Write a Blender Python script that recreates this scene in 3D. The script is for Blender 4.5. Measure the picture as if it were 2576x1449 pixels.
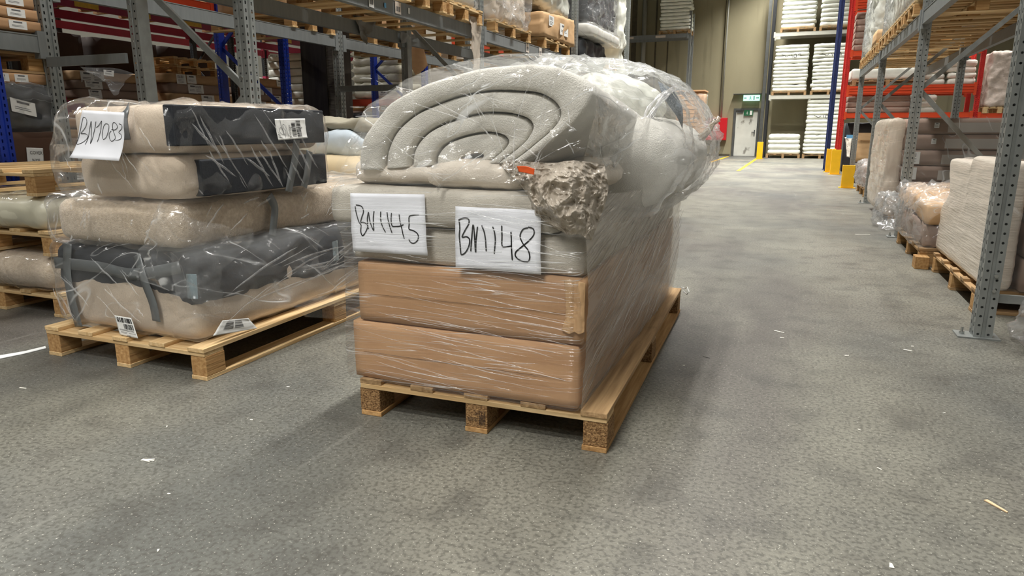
import bpy, math, random
import numpy as np
from mathutils import Vector, Matrix, noise
for o in list(bpy.data.objects): bpy.data.objects.remove(o)
S=bpy.context.scene; COL=S.collection
# ------------------------------------------------------------ camera
F_PX,HOR,VPX,CAMH=1725.0,328.0,2005.0,1.10
TH=math.atan((724.5-HOR)/F_PX); PSI=math.atan((VPX-1288)/math.hypot(F_PX,724.5-HOR))
cd=bpy.data.cameras.new('camera'); cam=bpy.data.objects.new('camera',cd); COL.objects.link(cam)
cd.sensor_width=36; cd.lens=F_PX/2576*36; cd.clip_start=.05; cd.clip_end=200
cam.location=(0,0,CAMH); cam.rotation_euler=(math.pi/2-TH,0,PSI); S.camera=cam
# ------------------------------------------------------------ world, lamps, exposure
w=bpy.data.worlds.new('world'); S.world=w; w.use_nodes=True
w.node_tree.nodes['Background'].inputs[0].default_value=(.75,.85,1,1); w.node_tree.nodes['Background'].inputs[1].default_value=.02
def lamp(x,y,z,sx,sy,p,col=(1,.98,.94),sp=118):
    l=bpy.data.lights.new('hall_lamp','AREA'); l.shape='RECTANGLE'; l.size=sx; l.size_y=sy; l.energy=p; l.color=col; l.spread=math.radians(sp)
    o=bpy.data.objects.new('hall_lamp',l); o.location=(x,y,z); COL.objects.link(o)
for yy in (-5.5,-3.6,-1.8): lamp(-1.6,yy,6.2,2.2,.4,140)
for yy in (1,3.5,6,9.5,13,16.5,20,23.5,27,29.8):
    lamp(-1.2,yy,7.9,.30,1.9,{1:50,3.5:80,6:120,9.5:140,13:170}.get(yy,225))
for yy in (-5,-1): lamp(3.5,yy,7.9,.3,1.9,25)
for yy in (4,9,14,20,26): lamp(5.2,yy,7.9,.3,1.9,50 if yy<9 else 120)
for yy in (2,7,12,18,25): lamp(-15.6,yy,7.9,.4,1.9,240,sp=150)
for xx in (-6,-3,2): lamp(xx,24,7.9,1.9,.3,140)
S.view_settings.view_transform='Standard'; S.view_settings.look='None'; S.view_settings.gamma=1; S.view_settings.use_curve_mapping=False
S.view_settings.exposure=0.60
# ------------------------------------------------------------ projection helper: a pixel on a plane of known distance
_fw=Vector((-math.sin(PSI)*math.cos(TH),math.cos(PSI)*math.cos(TH),-math.sin(TH))); _rt=Vector((math.cos(PSI),math.sin(PSI),0)); _up=_rt.cross(_fw)
def _ray(x,y): return _fw*F_PX+_rt*(x-1288)+_up*(724.5-y)
def at(x,y,Y):
    d=_ray(x,y); return Vector((0,0,CAMH))+d*(Y/d.y)
def atx(x,y,X):
    d=_ray(x,y); return Vector((0,0,CAMH))+d*(X/d.x)
def atz(x,y,z=0):
    d=_ray(x,y); return Vector((0,0,CAMH))+d*((z-CAMH)/d.z)
# ------------------------------------------------------------ tagging
_seen={}
def tag(o,label=None,cat=None,group=None,kind=None):
    if label: o['label']=label
    if cat: o['category']=cat
    if group: o['group']=group
    if kind: o['kind']=kind
    return o
def thing(name,label,cat,loc=(0,0,0),rz=0,group=None):
    o=bpy.data.objects.new(name,None); o.empty_display_size=.1; COL.objects.link(o); o.location=loc; o.rotation_euler=(0,0,rz)
    return tag(o,label,cat,group)
def copy_tree(o,parent=None):
    c=o.copy(); COL.objects.link(c)
    if parent is not None: c.parent=parent
    for ch in o.children: copy_tree(ch,c)
    return c
def relabel(o,label,group=None):
    o['label']=label
    if group: o['group']=group
    return o
ORD=['lowest','second from the bottom','third from the bottom','fourth from the bottom','fifth from the bottom','sixth from the bottom','seventh from the bottom','eighth from the bottom','ninth from the bottom','tenth from the bottom','eleventh from the bottom','twelfth from the bottom','thirteenth from the bottom','fourteenth from the bottom','fifteenth from the bottom','sixteenth from the bottom','seventeenth from the bottom','eighteenth from the bottom']
def ordw(i,n): return 'topmost' if i==n-1 else ORD[i]
# ------------------------------------------------------------ mesh builder
class MB:
    def __init__(s): s.v=[];s.f=[];s.m=[];s.uv={}
    def add(s,vs,fs,mi=0,uvs=None):
        b=len(s.v); s.v+= [tuple(v) for v in vs]
        for i,f in enumerate(fs):
            if uvs: s.uv[len(s.f)]=uvs[i]
            s.f.append([b+k for k in f]); s.m.append(mi)
        return s
    def box(s,x0,x1,y0,y1,z0,z1,mi=0,M=None):
        vs=[Vector((x,y,z)) for z in (z0,z1) for x,y in ((x0,y0),(x1,y0),(x1,y1),(x0,y1))]
        if M: vs=[M@v for v in vs]
        return s.add(vs,[(3,2,1,0),(4,5,6,7),(0,1,5,4),(1,2,6,5),(2,3,7,6),(3,0,4,7)],mi)
    def quad(s,a,b,c,d,mi=0): return s.add([a,b,c,d],[(0,1,2,3)],mi)
    def bar(s,a,b,w,h,mi=0,up=(0,0,1)):
        a=Vector(a);b=Vector(b);d=(b-a).normalized();u=Vector(up)
        if abs(d.dot(u))>.99:u=Vector((1,0,0))
        r=d.cross(u).normalized()*w/2;u=r.cross(d).normalized()*h/2
        vs=[p+q for p in (a,b) for q in (-r-u,r-u,r+u,-r+u)]
        return s.add(vs,[(0,1,2,3),(7,6,5,4),(0,4,5,1),(1,5,6,2),(2,6,7,3),(3,7,4,0)],mi)
    def tube(s,pts,r,n=8,mi=0,cap=True):
        pts=[Vector(p) for p in pts];rings=[];L=len(pts)
        for i,p in enumerate(pts):
            d=(pts[min(i+1,L-1)]-pts[max(i-1,0)]).normalized();u=Vector((0,0,1)) if abs(d.z)<.9 else Vector((1,0,0))
            a=d.cross(u).normalized();b=a.cross(d);rr=r[i] if isinstance(r,(list,tuple)) else r
            rings.append([p+a*math.cos(t)*rr+b*math.sin(t)*rr for t in [2*math.pi*k/n for k in range(n)]])
        vs=[q for R in rings for q in R];fs=[(i*n+k,i*n+(k+1)%n,(i+1)*n+(k+1)%n,(i+1)*n+k) for i in range(L-1) for k in range(n)]
        if cap: fs+= [tuple(range(n))[::-1],tuple((L-1)*n+k for k in range(n))]
        return s.add(vs,fs,mi)
    def grid(s,P,mi=0,flip=False):
        nu=len(P);nv=len(P[0]);vs=[p for R in P for p in R]
        fs=[(i*nv+j,(i+1)*nv+j,(i+1)*nv+j+1,i*nv+j+1) for i in range(nu-1) for j in range(nv-1)]
        if flip: fs=[f[::-1] for f in fs]
        uv=[[(k//nv/(nu-1),k%nv/(nv-1)) for k in f] for f in fs]
        return s.add(vs,fs,mi,uv)
    def build(s,name,mats,parent=None,smooth=False,bevel=0,loc=None,solid=0):
        me=bpy.data.meshes.new(name); me.from_pydata(s.v,[],s.f)
        if not isinstance(mats,(list,tuple)): mats=[mats]
        for m in mats: me.materials.append(m)
        for p,mi in zip(me.polygons,s.m): p.material_index=mi; p.use_smooth=smooth
        if s.uv:
            L=me.uv_layers.new(name='UVMap')
            for p in me.polygons:
                u=s.uv.get(p.index)
                if u:
                    for li,c in zip(p.loop_indices,u): L.data[li].uv=c
        me.update()
        o=bpy.data.objects.new(name,me); COL.objects.link(o)
        if parent is not None: o.parent=parent
        if loc is not None: o.location=loc
        if bevel:
            b=o.modifiers.new('bevel','BEVEL'); b.width=bevel; b.segments=2; b.limit_method='ANGLE'
        if solid:
            b=o.modifiers.new('solid','SOLIDIFY'); b.thickness=solid; b.offset=0
        return o
def fbm(p,o=3): return noise.fractal(p,1,2,o)
def rid(p,o=3):
    a=0;s=1;n=0
    for k in range(o):
        a+=s*(1-abs(noise.noise(p))*2.2);n+=s;s*=.5;p=p*2.03+Vector((3.1,7.7,1.3))
    return a/n
# rounded soft box: s=sizes, r=edge radius, bulge=(x,y,z) swelling, amp/ns noise, rd ridged crinkle
def softbox(c,s,r=.03,n=10,bulge=(0,0,0),amp=0,ns=4,rd=0,rs=6,rst=(1,1,1),seed=0,warp=None,M=None,mb=None,mi=0,clampz=None):
    mb=mb or MB(); c=Vector(c); hx,hy,hz=[a/2 for a in s]; r=min(r,hx,hy,hz)*.999
    nn=[max(3,int(n*a/max(s)+2)) if not isinstance(n,tuple) else 0 for a in s]
    idx={};vs=[];fs=[]
    def T(h,k,m):   # denser near the edges
        t=k/m*2-1; return h*math.copysign(1-(1-abs(t))**1.0,t)
    def vert(i,j,k):
        key=(i,j,k)
        if key in idx: return idx[key]
        p=Vector((T(hx,i,nn[0]),T(hy,j,nn[1]),T(hz,k,nn[2])))
        q=Vector((max(-hx+r,min(hx-r,p.x)),max(-hy+r,min(hy-r,p.y)),max(-hz+r,min(hz-r,p.z))))
        d=p-q; nrm=d.normalized() if d.length>1e-9 else Vector((0,0,1))
        p=q+nrm*r
        fx,fy,fz=p.x/hx,p.y/hy,p.z/hz
        p.x+=bulge[0]*fx*(1-fy*fy)*(1-fz*fz); p.y+=bulge[1]*fy*(1-fx*fx)*(1-fz*fz); p.z+=bulge[2]*fz*(1-fx*fx)*(1-fy*fy)
        sp=Vector((seed*7.3,seed*3.1,seed*1.7)); out=Vector((fx**3,fy**3,fz**3))
        out=out.normalized() if out.length>0 else nrm
        if amp: p+=nrm*amp*fbm(p*ns+sp,3)
        if rd: p+=nrm*rd*(rid(Vector((p.x*rst[0],p.y*rst[1],p.z*rst[2]))*rs+sp,3)-.5)
        if warp: p=warp(p)
        p=p+c
        if M: p=M@p
        if clampz is not None and p.z<clampz: p.z=clampz
        idx[key]=len(vs); vs.append(p); return idx[key]
    a,b,g=nn
    for i in range(a):
        for j in range(b):
            fs.append((vert(i,j,0),vert(i,j+1,0),vert(i+1,j+1,0),vert(i+1,j,0))); fs.append((vert(i,j,g),vert(i+1,j,g),vert(i+1,j+1,g),vert(i,j+1,g)))
    for i in range(a):
        for k in range(g):
            fs.append((vert(i,0,k),vert(i+1,0,k),vert(i+1,0,k+1),vert(i,0,k+1))); fs.append((vert(i,b,k),vert(i,b,k+1),vert(i+1,b,k+1),vert(i+1,b,k)))
    for j in range(b):
        for k in range(g):
            fs.append((vert(0,j,k),vert(0,j,k+1),vert(0,j+1,k+1),vert(0,j+1,k))); fs.append((vert(a,j,k),vert(a,j+1,k),vert(a,j+1,k+1),vert(a,j,k+1)))
    mb.add(vs,fs,mi); return mb
def cr(a,b,c,d,t): return .5*((2*b)+(c-a)*t+(2*a-5*b+4*c-d)*t*t+(3*b-a-3*c+d)*t**3)
def curve(P,n):   # catmull-rom through points
    P=[Vector(p) for p in P]; m=len(P)-1; out=[]
    for i in range(n+1):
        t=i/n*m; k=min(int(t),m-1); f=t-k
        out.append(cr(P[max(k-1,0)],P[k],P[k+1],P[min(k+2,m)],f))
    return out
def sheet(C,nu,nv,amp=0,ns=4,rd=0,rs=6,rst=(1,1,1),nrm=(0,-1,0),seed=0,mb=None,mi=0,pin=0):
    rows=[curve(r,nv) for r in C]; cols=[curve([r[j] for r in rows],nu) for j in range(nv+1)]
    N=Vector(nrm); sp=Vector((seed*5.1,seed*2.3,seed)); G=[]
    for i in range(nu+1):
        R=[]
        for j in range(nv+1):
            p=cols[j][i].copy(); q=p.copy()
            if amp: p+=N*amp*fbm(q*ns+sp)
            if rd: p+=N*rd*(rid(Vector((q.x*rst[0],q.y*rst[1],q.z*rst[2]))*rs+sp)-.4)
            R.append(p)
        G.append(R)
    mb=mb or MB(); mb.grid(G,mi); return mb
# ------------------------------------------------------------ materials
def _n(nt,t,**k):
    n=nt.nodes.new(t)
    for a,b in k.items():
        if a[0]=='i' and a[1:].isdigit(): n.inputs[int(a[1:])].default_value=b
        else: setattr(n,a,b)
    return n
def lin(c):
    return tuple((x/255/12.92 if x/255<=.04045 else ((x/255+.055)/1.055)**2.4) for x in c)
def mat(name,rgb,rough=.6,metal=0,var=.1,vs=8,st=(1,1,1),bump=0,bs=60,bst=(1,1,1),spec=.5,orand=0,col2=None,det=5,coat=0,space='Object',sheen=0,v2=None):
    m=bpy.data.materials.new(name); m.use_nodes=True; nt=m.node_tree; L=nt.links.new; B=nt.nodes['Principled BSDF']
    c=lin(rgb); B.inputs['Roughness'].default_value=rough; B.inputs['Metallic'].default_value=metal; B.inputs['Specular IOR Level'].default_value=spec
    B.inputs['Coat Weight'].default_value=coat; B.inputs['Sheen Weight'].default_value=sheen
    tc=_n(nt,'ShaderNodeTexCoord'); mp=_n(nt,'ShaderNodeMapping'); mp.inputs['Scale'].default_value=st; L(tc.outputs[space],mp.inputs[0])
    nz=_n(nt,'ShaderNodeTexNoise'); nz.inputs['Scale'].default_value=vs; nz.inputs['Detail'].default_value=det; L(mp.outputs[0],nz.inputs[0])
    rp=_n(nt,'ShaderNodeValToRGB'); e=rp.color_ramp.elements; e[0].position=.3; e[1].position=.7
    c2=lin(col2) if col2 else [x*(1-var) for x in c]; c1=c if col2 else [min(1,x*(1+var)) for x in c]
    e[0].color=(*c2,1); e[1].color=(*c1,1); L(nz.outputs[0],rp.inputs[0]); out=rp.outputs[0]
    if v2:   # second noise layer: (scale, stretch, rgb, threshold, amount)
        mp2=_n(nt,'ShaderNodeMapping'); mp2.inputs['Scale'].default_value=v2[1]; L(tc.outputs[space],mp2.inputs[0])
        n2=_n(nt,'ShaderNodeTexNoise'); n2.inputs['Scale'].default_value=v2[0]; n2.inputs['Detail'].default_value=4; L(mp2.outputs[0],n2.inputs[0])
        mr=_n(nt,'ShaderNodeMapRange'); mr.inputs[1].default_value=v2[3]; mr.inputs[2].default_value=v2[3]+.08; mr.inputs[4].default_value=v2[4]; L(n2.outputs[0],mr.inputs[0])
        mx=_n(nt,'ShaderNodeMixRGB'); mx.inputs[2].default_value=(*lin(v2[2]),1); L(mr.outputs[0],mx.inputs[0]); L(out,mx.inputs[1]); out=mx.outputs[0]
    if orand:
        oi=_n(nt,'ShaderNodeObjectInfo'); mr=_n(nt,'ShaderNodeMapRange'); mr.inputs[3].default_value=1-orand; mr.inputs[4].default_value=1+orand*.5; L(oi.outputs['Random'],mr.inputs[0])
        hv=_n(nt,'ShaderNodeHueSaturation'); L(mr.outputs[0],hv.inputs['Value']); L(out,hv.inputs['Color']); out=hv.outputs[0]
    L(out,B.inputs['Base Color'])
    if bump:
        mb_=_n(nt,'ShaderNodeMapping'); mb_.inputs['Scale'].default_value=bst; L(tc.outputs[space],mb_.inputs[0])
        n3=_n(nt,'ShaderNodeTexNoise'); n3.inputs['Scale'].default_value=bs; n3.inputs['Detail'].default_value=4; L(mb_.outputs[0],n3.inputs[0])
        bp=_n(nt,'ShaderNodeBump'); bp.inputs['Strength'].default_value=bump; bp.inputs['Distance'].default_value=.01; L(n3.outputs[0],bp.inputs['Height']); L(bp.outputs[0],B.inputs['Normal'])
    return m
# thin clear plastic: mostly transparent, glossy; milky folds whose white lines double as painted glints
def film(name,milk=.08,crease_glint=.6,st=(1,1,1),rot=(0,0,0),sc=3,k=5,w=.12,bump=.6,rough=.13,tint=(1,1,1),col=(244,246,246),gain=.8,blotch=.25,brk=.5,dist=.5,det=3,cap=.38):
    m=bpy.data.materials.new(name); m.use_nodes=True; nt=m.node_tree; L=nt.links.new
    for n in list(nt.nodes): nt.nodes.remove(n)
    def mth(op,a,b=None,c=None,cl=False):
        n=_n(nt,'ShaderNodeMath',operation=op); n.use_clamp=cl
        for i,v in enumerate((a,b,c)):
            if v is None: continue
            if isinstance(v,(int,float)): n.inputs[i].default_value=v
            else: L(v,n.inputs[i])
        return n.outputs[0]
    O=_n(nt,'ShaderNodeOutputMaterial'); tc=_n(nt,'ShaderNodeTexCoord')
    def nz(scale,st_,rot_,detail,distort=0):
        r=_n(nt,'ShaderNodeMapping'); r.inputs['Rotation'].default_value=rot_; L(tc.outputs['Object'],r.inputs[0])
        q=_n(nt,'ShaderNodeMapping'); q.inputs['Scale'].default_value=st_; L(r.outputs[0],q.inputs[0])
        n=_n(nt,'ShaderNodeTexNoise'); n.inputs['Scale'].default_value=scale; n.inputs['Detail'].default_value=detail; n.inputs['Distortion'].default_value=distort; L(q.outputs[0],n.inputs[0]); return n.outputs[0]
    n1=nz(sc,st,rot,det,dist); f=mth('FRACT',mth('MULTIPLY',n1,float(k))); t=mth('MULTIPLY',mth('ABSOLUTE',mth('SUBTRACT',f,.5)),2.0)   # 1 on a crease line
    mr=_n(nt,'ShaderNodeMapRange'); mr.interpolation_type='SMOOTHSTEP'; mr.inputs[1].default_value=1-w; mr.inputs[2].default_value=1; L(t,mr.inputs[0])
    n2=nz(sc*1.3,tuple(x**.5 for x in st),rot,3); mb_=_n(nt,'ShaderNodeMapRange'); mb_.inputs[1].default_value=brk-.06; mb_.inputs[2].default_value=brk+.12; L(n2,mb_.inputs[0])
    ln=mth('MULTIPLY',mr.outputs[0],mb_.outputs[0]); bl=mth('MULTIPLY',mth('SUBTRACT',n2,.42,None,True),blotch*3)
    fac=mth('ADD',mth('ADD',mth('MULTIPLY',ln,crease_glint),bl),milk,None,True)
    n3=nz(sc*5,tuple(x**.6 for x in st),rot,3,.4)
    h=mth('ADD',mth('POWER',t,3.0),mth('MULTIPLY',n3,1.2))
    bp=_n(nt,'ShaderNodeBump'); bp.inputs['Strength'].default_value=bump; bp.inputs['Distance'].default_value=.010; L(h,bp.inputs['Height'])
    fr=_n(nt,'ShaderNodeFresnel'); fr.inputs[0].default_value=1.4; L(bp.outputs[0],fr.inputs['Normal'])
    fm=mth('MULTIPLY',fr.outputs[0],gain,None,True); fm=mth('MINIMUM',fm,cap)
    tr=_n(nt,'ShaderNodeBsdfTransparent'); tr.inputs[0].default_value=(*tint,1)
    df=_n(nt,'ShaderNodeBsdfDiffuse'); df.inputs[0].default_value=(*lin(col),1); tl=_n(nt,'ShaderNodeBsdfTranslucent'); tl.inputs[0].default_value=(*lin(col),1)
    dm=_n(nt,'ShaderNodeMixShader'); dm.inputs[0].default_value=.35; L(df.outputs[0],dm.inputs[1]); L(tl.outputs[0],dm.inputs[2])
    gl=_n(nt,'ShaderNodeBsdfGlossy'); gl.inputs['Roughness'].default_value=rough; gl.inputs[0].default_value=(1,1,1,1); L(bp.outputs[0],gl.inputs['Normal'])
    a=_n(nt,'ShaderNodeMixShader'); L(fac,a.inputs[0]); L(tr.outputs[0],a.inputs[1]); L(dm.outputs[0],a.inputs[2])
    b=_n(nt,'ShaderNodeMixShader'); L(fm,b.inputs[0]); L(a.outputs[0],b.inputs[1]); L(gl.outputs[0],b.inputs[2]); L(b.outputs[0],O.inputs[0])
    return m
# perforated sheet steel; UV = (metres from the face's middle, height)
def perf(name,rgb,kind,metal=.55,rough=.42,pitch=.05):
    m=mat(name,rgb,rough,metal,.13,14,(1,1,.35),bump=.05,bs=120); nt=m.node_tree; L=nt.links.new; B=nt.nodes['Principled BSDF']
    O=nt.nodes['Material Output']; uv=_n(nt,'ShaderNodeUVMap'); sp=_n(nt,'ShaderNodeSeparateXYZ'); L(uv.outputs[0],sp.inputs[0])
    def mth(op,a,b=None,cl=False):
        n=_n(nt,'ShaderNodeMath',operation=op)
        for k,v in enumerate((a,b)):
            if v is None: continue
            if isinstance(v,(int,float)): n.inputs[k].default_value=v
            else: L(v,n.inputs[k])
        return n.outputs[0]
    au=mth('ABSOLUTE',sp.outputs[0]); du=mth('ABSOLUTE',mth('SUBTRACT',au,.028 if kind=='slot' else .024))
    fv=mth('ABSOLUTE',mth('MULTIPLY',mth('SUBTRACT',mth('FRACT',mth('DIVIDE',sp.outputs[1],pitch)),.5),pitch))
    if kind=='slot': h=mth('MULTIPLY',mth('LESS_THAN',du,.0055),mth('LESS_THAN',fv,.0115))
    else: h=mth('LESS_THAN',mth('ADD',mth('POWER',du,2.0),mth('POWER',fv,2.0)),.0065**2)
    tr=_n(nt,'ShaderNodeBsdfTransparent'); mx=_n(nt,'ShaderNodeMixShader'); L(h,mx.inputs[0]); L(B.outputs[0],mx.inputs[1]); L(tr.outputs[0],mx.inputs[2]); L(mx.outputs[0],O.inputs[0])
    return m
def emis(name,rgb,s):
    m=bpy.data.materials.new(name); m.use_nodes=True; B=m.node_tree.nodes['Principled BSDF']; B.inputs['Base Color'].default_value=(*lin(rgb),1)
    B.inputs['Emission Color'].default_value=(*lin(rgb),1); B.inputs['Emission Strength'].default_value=s; return m
K={}
def wood(nm,rgb,c2,ax,**k):
    st=[26,26,26]; st[ax]=1.3
    return mat(nm,rgb,.72,0,.2,2.2,tuple(st),bump=.25,bs=4,bst=tuple(st),orand=.16,col2=c2,det=6,spec=.25,v2=(5,(1,1,1) if ax!=2 else (1,1,1),[x*.72 for x in c2],.68,.55),**k)
for ax,nm in enumerate('xyz'):
    K['pine_'+nm]=wood('pine_'+nm,(222,194,148),(196,160,110),ax)
    K['oldpine_'+nm]=wood('old_pine_'+nm,(188,156,114),(140,110,76),ax)
K['block']=wood('block_wood',(205,165,112),(160,118,72),1)
K['chip']=mat('chipboard',(176,140,96),.85,0,.3,150,bump=.8,bs=140,col2=(98,68,42),det=3,spec=.2)
K['card']=mat('cardboard',(192,153,114),.75,0,.06,5,(1,1,3),bump=.06,bs=90,bst=(3,3,.2),col2=(180,140,103),orand=.08,spec=.25,v2=(14,(3,3,.6),(120,88,64),.70,.35))
K['card2']=mat('tan_cardboard',(206,170,128),.75,0,.06,5,(1,1,3),bump=.05,bs=90,col2=(190,154,113),orand=.1,spec=.25)
K['cardgrey']=mat('grey_brown_cardboard',(150,128,114),.7,0,.06,5,orand=.06,spec=.3)
K['cardpale']=mat('pale_grey_print',(178,172,164),.6,0,.04,5)
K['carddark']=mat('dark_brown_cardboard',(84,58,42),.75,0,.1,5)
K['tape']=mat('packing_tape',(176,146,110),.3,0,.05,5,spec=.6)
K['paper']=mat('white_paper',(238,240,246),.6,0,.015,3,spec=.3)
K['paper2']=mat('label_paper',(226,226,222),.6,0,.03,8)
K['ink']=mat('black_ink',(22,22,24),.5,0,.1,50)
K['inkgrey']=mat('grey_ink',(95,95,98),.6,0,.1,50)
K['stamp']=mat('stamp_ink',(58,44,34),.8,0,.2,90)
K['beige']=mat('beige_linen',(216,200,180),.9,0,.07,5,bump=.35,bs=260,bst=(1,1,.35),col2=(198,181,160),sheen=.3,spec=.15,v2=(120,(1,1,3),(180,162,142),.58,.5))
K['plush']=mat('cream_plush',(222,206,184),.95,0,.1,60,bump=.7,bs=160,col2=(194,175,150),sheen=.5,spec=.1)
K['black']=mat('black_nonwoven',(40,43,48),.6,0,.12,30,bump=.15,bs=120,spec=.35)
K['greytape']=mat('grey_tape',(96,100,101),.32,0,.08,12,bump=.1,bs=30,spec=.7)
K['cleartape']=film('clear_tape',.35,.2,col=(150,172,180))
K['slab']=mat('grey_mattress_sleeve',(200,194,182),.6,0,.06,6,bump=.35,bs=170,bst=(1,1,1.8),col2=(184,178,166),spec=.3,v2=(90,(1,1,2),(170,163,150),.6,.5))
K['foamw']=mat('white_knit_foam',(232,229,220),.85,0,.04,10,bump=.6,bs=240,col2=(220,216,206),sheen=.3,spec=.2)
K['pillow']=mat('cream_cushion',(224,214,200),.85,0,.05,10,bump=.3,bs=160,spec=.2)
K['silver']=mat('crumpled_grey_foil',(170,160,146),.28,.05,.1,7,bump=.5,bs=26,spec=.6)
K['orange']=mat('orange_sticker',(222,88,32),.5,0,.05,10)
K['mesh']=mat('grey_net',(120,130,138),.7,0,.5,160,col2=(72,80,88),det=1,bump=.4,bs=200)
K['foam']=mat('white_foam_slab',(240,242,232),.7,0,.03,6,(1,1,3),bump=.3,bs=14,bst=(1,1,6),col2=(224,228,214))
K['creambag']=mat('cream_poly_bag',(226,222,200),.35,0,.05,6,bump=.5,bs=12,spec=.5)
K['whitepack']=mat('white_poly_pack',(220,221,210),.4,0,.04,5,bump=.4,bs=10,spec=.5)
K['bluewhite']=mat('bluish_white_poly',(206,218,228),.4,0,.06,5,bump=.4,bs=12,spec=.5)
K['olive']=mat('grey_green_canvas',(156,150,132),.8,0,.1,6,bump=.2,bs=40)
K['tan']=mat('tan_sheet',(204,184,148),.6,0,.06,2,bump=.1,bs=8)
K['greysheet']=mat('grey_poly_sheet',(112,110,106),.6,0,.15,5,bump=.3,bs=12)
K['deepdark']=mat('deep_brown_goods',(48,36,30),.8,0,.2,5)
K['darkwrap']=mat('dark_wrapped_stock',(52,54,57),.5,0,.25,6,bump=.3,bs=16)
K['galv']=mat('galvanised_steel',(150,154,152),.42,.55,.14,14,bump=.05,bs=100)
K['galv_s']=perf('galvanised_slotted',(152,156,154),'slot'); K['galv_r']=perf('galvanised_round_holes',(156,160,158),'round')
K['beamg']=mat('grey_rack_beam',(132,136,136),.45,.25,.08,4,(6,1,1),bump=.03,bs=60)
K['blue_s']=perf('blue_slotted',(22,48,140),'slot',0,.4); K['blue_r']=perf('blue_round_holes',(24,52,150),'round',0,.4)
K['dblue_s']=perf('navy_slotted',(30,48,92),'slot',0,.45); K['dblue_r']=perf('navy_holes',(30,48,92),'round',0,.45)
K['red_s']=perf('red_slotted',(196,44,38),'slot',0,.45); K['red_r']=perf('red_holes',(196,44,38),'round',0,.45)
K['orb']=mat('orange_red_beam',(206,70,34),.4,0,.06,5); K['mag']=mat('magenta_beam',(146,34,66),.45,0,.1,6)
K['magl']=mat('magenta_upright',(176,52,88),.5,0,.12,10)
K['blk_s']=perf('black_slotted',(44,46,48),'slot',.2,.5); K['blk_r']=perf('black_holes',(44,46,48),'round',.2,.5)
K['whb']=mat('white_grey_beam',(190,190,178),.5,0,.05,5)
K['yel']=mat('yellow_guard',(232,178,22),.45,0,.06,8,v2=(9,(1,1,1),(150,120,40),.66,.5))
K['ylabel']=mat('yellow_location_label',(222,176,58),.5,0,.12,20)
K['bluesticker']=mat('blue_sticker',(110,176,222),.5,0,.04,20); K['pinkish']=mat('pale_label',(214,202,190),.6,0,.1,30)
K['redbox']=mat('red_cabinet',(188,22,34),.4,0,.05,4); K['white']=mat('white_paint',(232,232,226),.5,0,.03,6)
K['green']=mat('sign_green',(20,96,60),.5,0,.05,9); K['dkframe']=mat('door_frame_dark',(74,76,74),.5,0,.15,8)
K['door']=mat('door_white',(206,206,196),.5,0,.06,3,v2=(3,(1,1,.6),(96,90,80),.62,.75))
K['steel']=mat('bolt_steel',(190,192,190),.25,.9,.05,30)
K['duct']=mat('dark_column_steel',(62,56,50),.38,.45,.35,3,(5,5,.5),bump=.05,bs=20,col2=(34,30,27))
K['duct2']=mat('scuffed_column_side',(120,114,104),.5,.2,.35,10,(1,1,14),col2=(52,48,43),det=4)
K['pipe']=mat('conduit_grey',(160,160,150),.4,.2,.06,6); K['strap']=mat('white_strap',(226,228,226),.4,0,.04,10)
K['chipw']=mat('wood_splinter',(222,190,150),.7,0,.1,20,orand=.2); K['scrap']=mat('paper_scrap',(232,228,216),.7,0,.05,20)
K['f_bag']=film('clear_bag_film',.04,.55,(1.1,.35,.5),(.2,.75,0),2.2,5,.10,.6,blotch=.06,det=2,dist=.3)
K['f_bagd']=film('clear_bag_side',.05,.6,(.6,.28,2.2),(.55,.35,0),2.0,6,.11,.7,blotch=.07,det=2,dist=.3)
K['f_str']=film('stretch_film',.02,.9,(.30,.35,15),(0,.035,0),1.6,8,.12,.5,blotch=.05,cap=.25,brk=.47,dist=.2,det=2)
K['f_side']=film('stretch_film_side',.26,.6,(.6,.42,12),(-.30,0,0),1.5,8,.14,.5,tint=(.95,.94,.92),blotch=.25,brk=.46,dist=.2,det=2,col=(214,208,198))
K['f_roll']=film('film_over_roll',.02,.85,(.8,.4,2.4),(.3,.5,.2),2.6,6,.11,.9,blotch=.07,det=3,cap=.24,rough=.10,gain=1.2)
K['pleat']=film('film_pleat',.24,.3,(1,1,1),sc=6,blotch=.2,bump=.4,rough=.18,col=(250,251,252),gain=1.2)
K['f_milk']=film('milky_film',.10,.55,(.8,.5,3.0),(.25,.3,0),2.2,6,.11,.8,blotch=.14,cap=.3)
K['f_beige']=film('beige_milky_film',.60,.4,(.5,.5,5),(0,.15,0),1.5,5,.14,.5,col=(234,222,206),blotch=.15)

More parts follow.
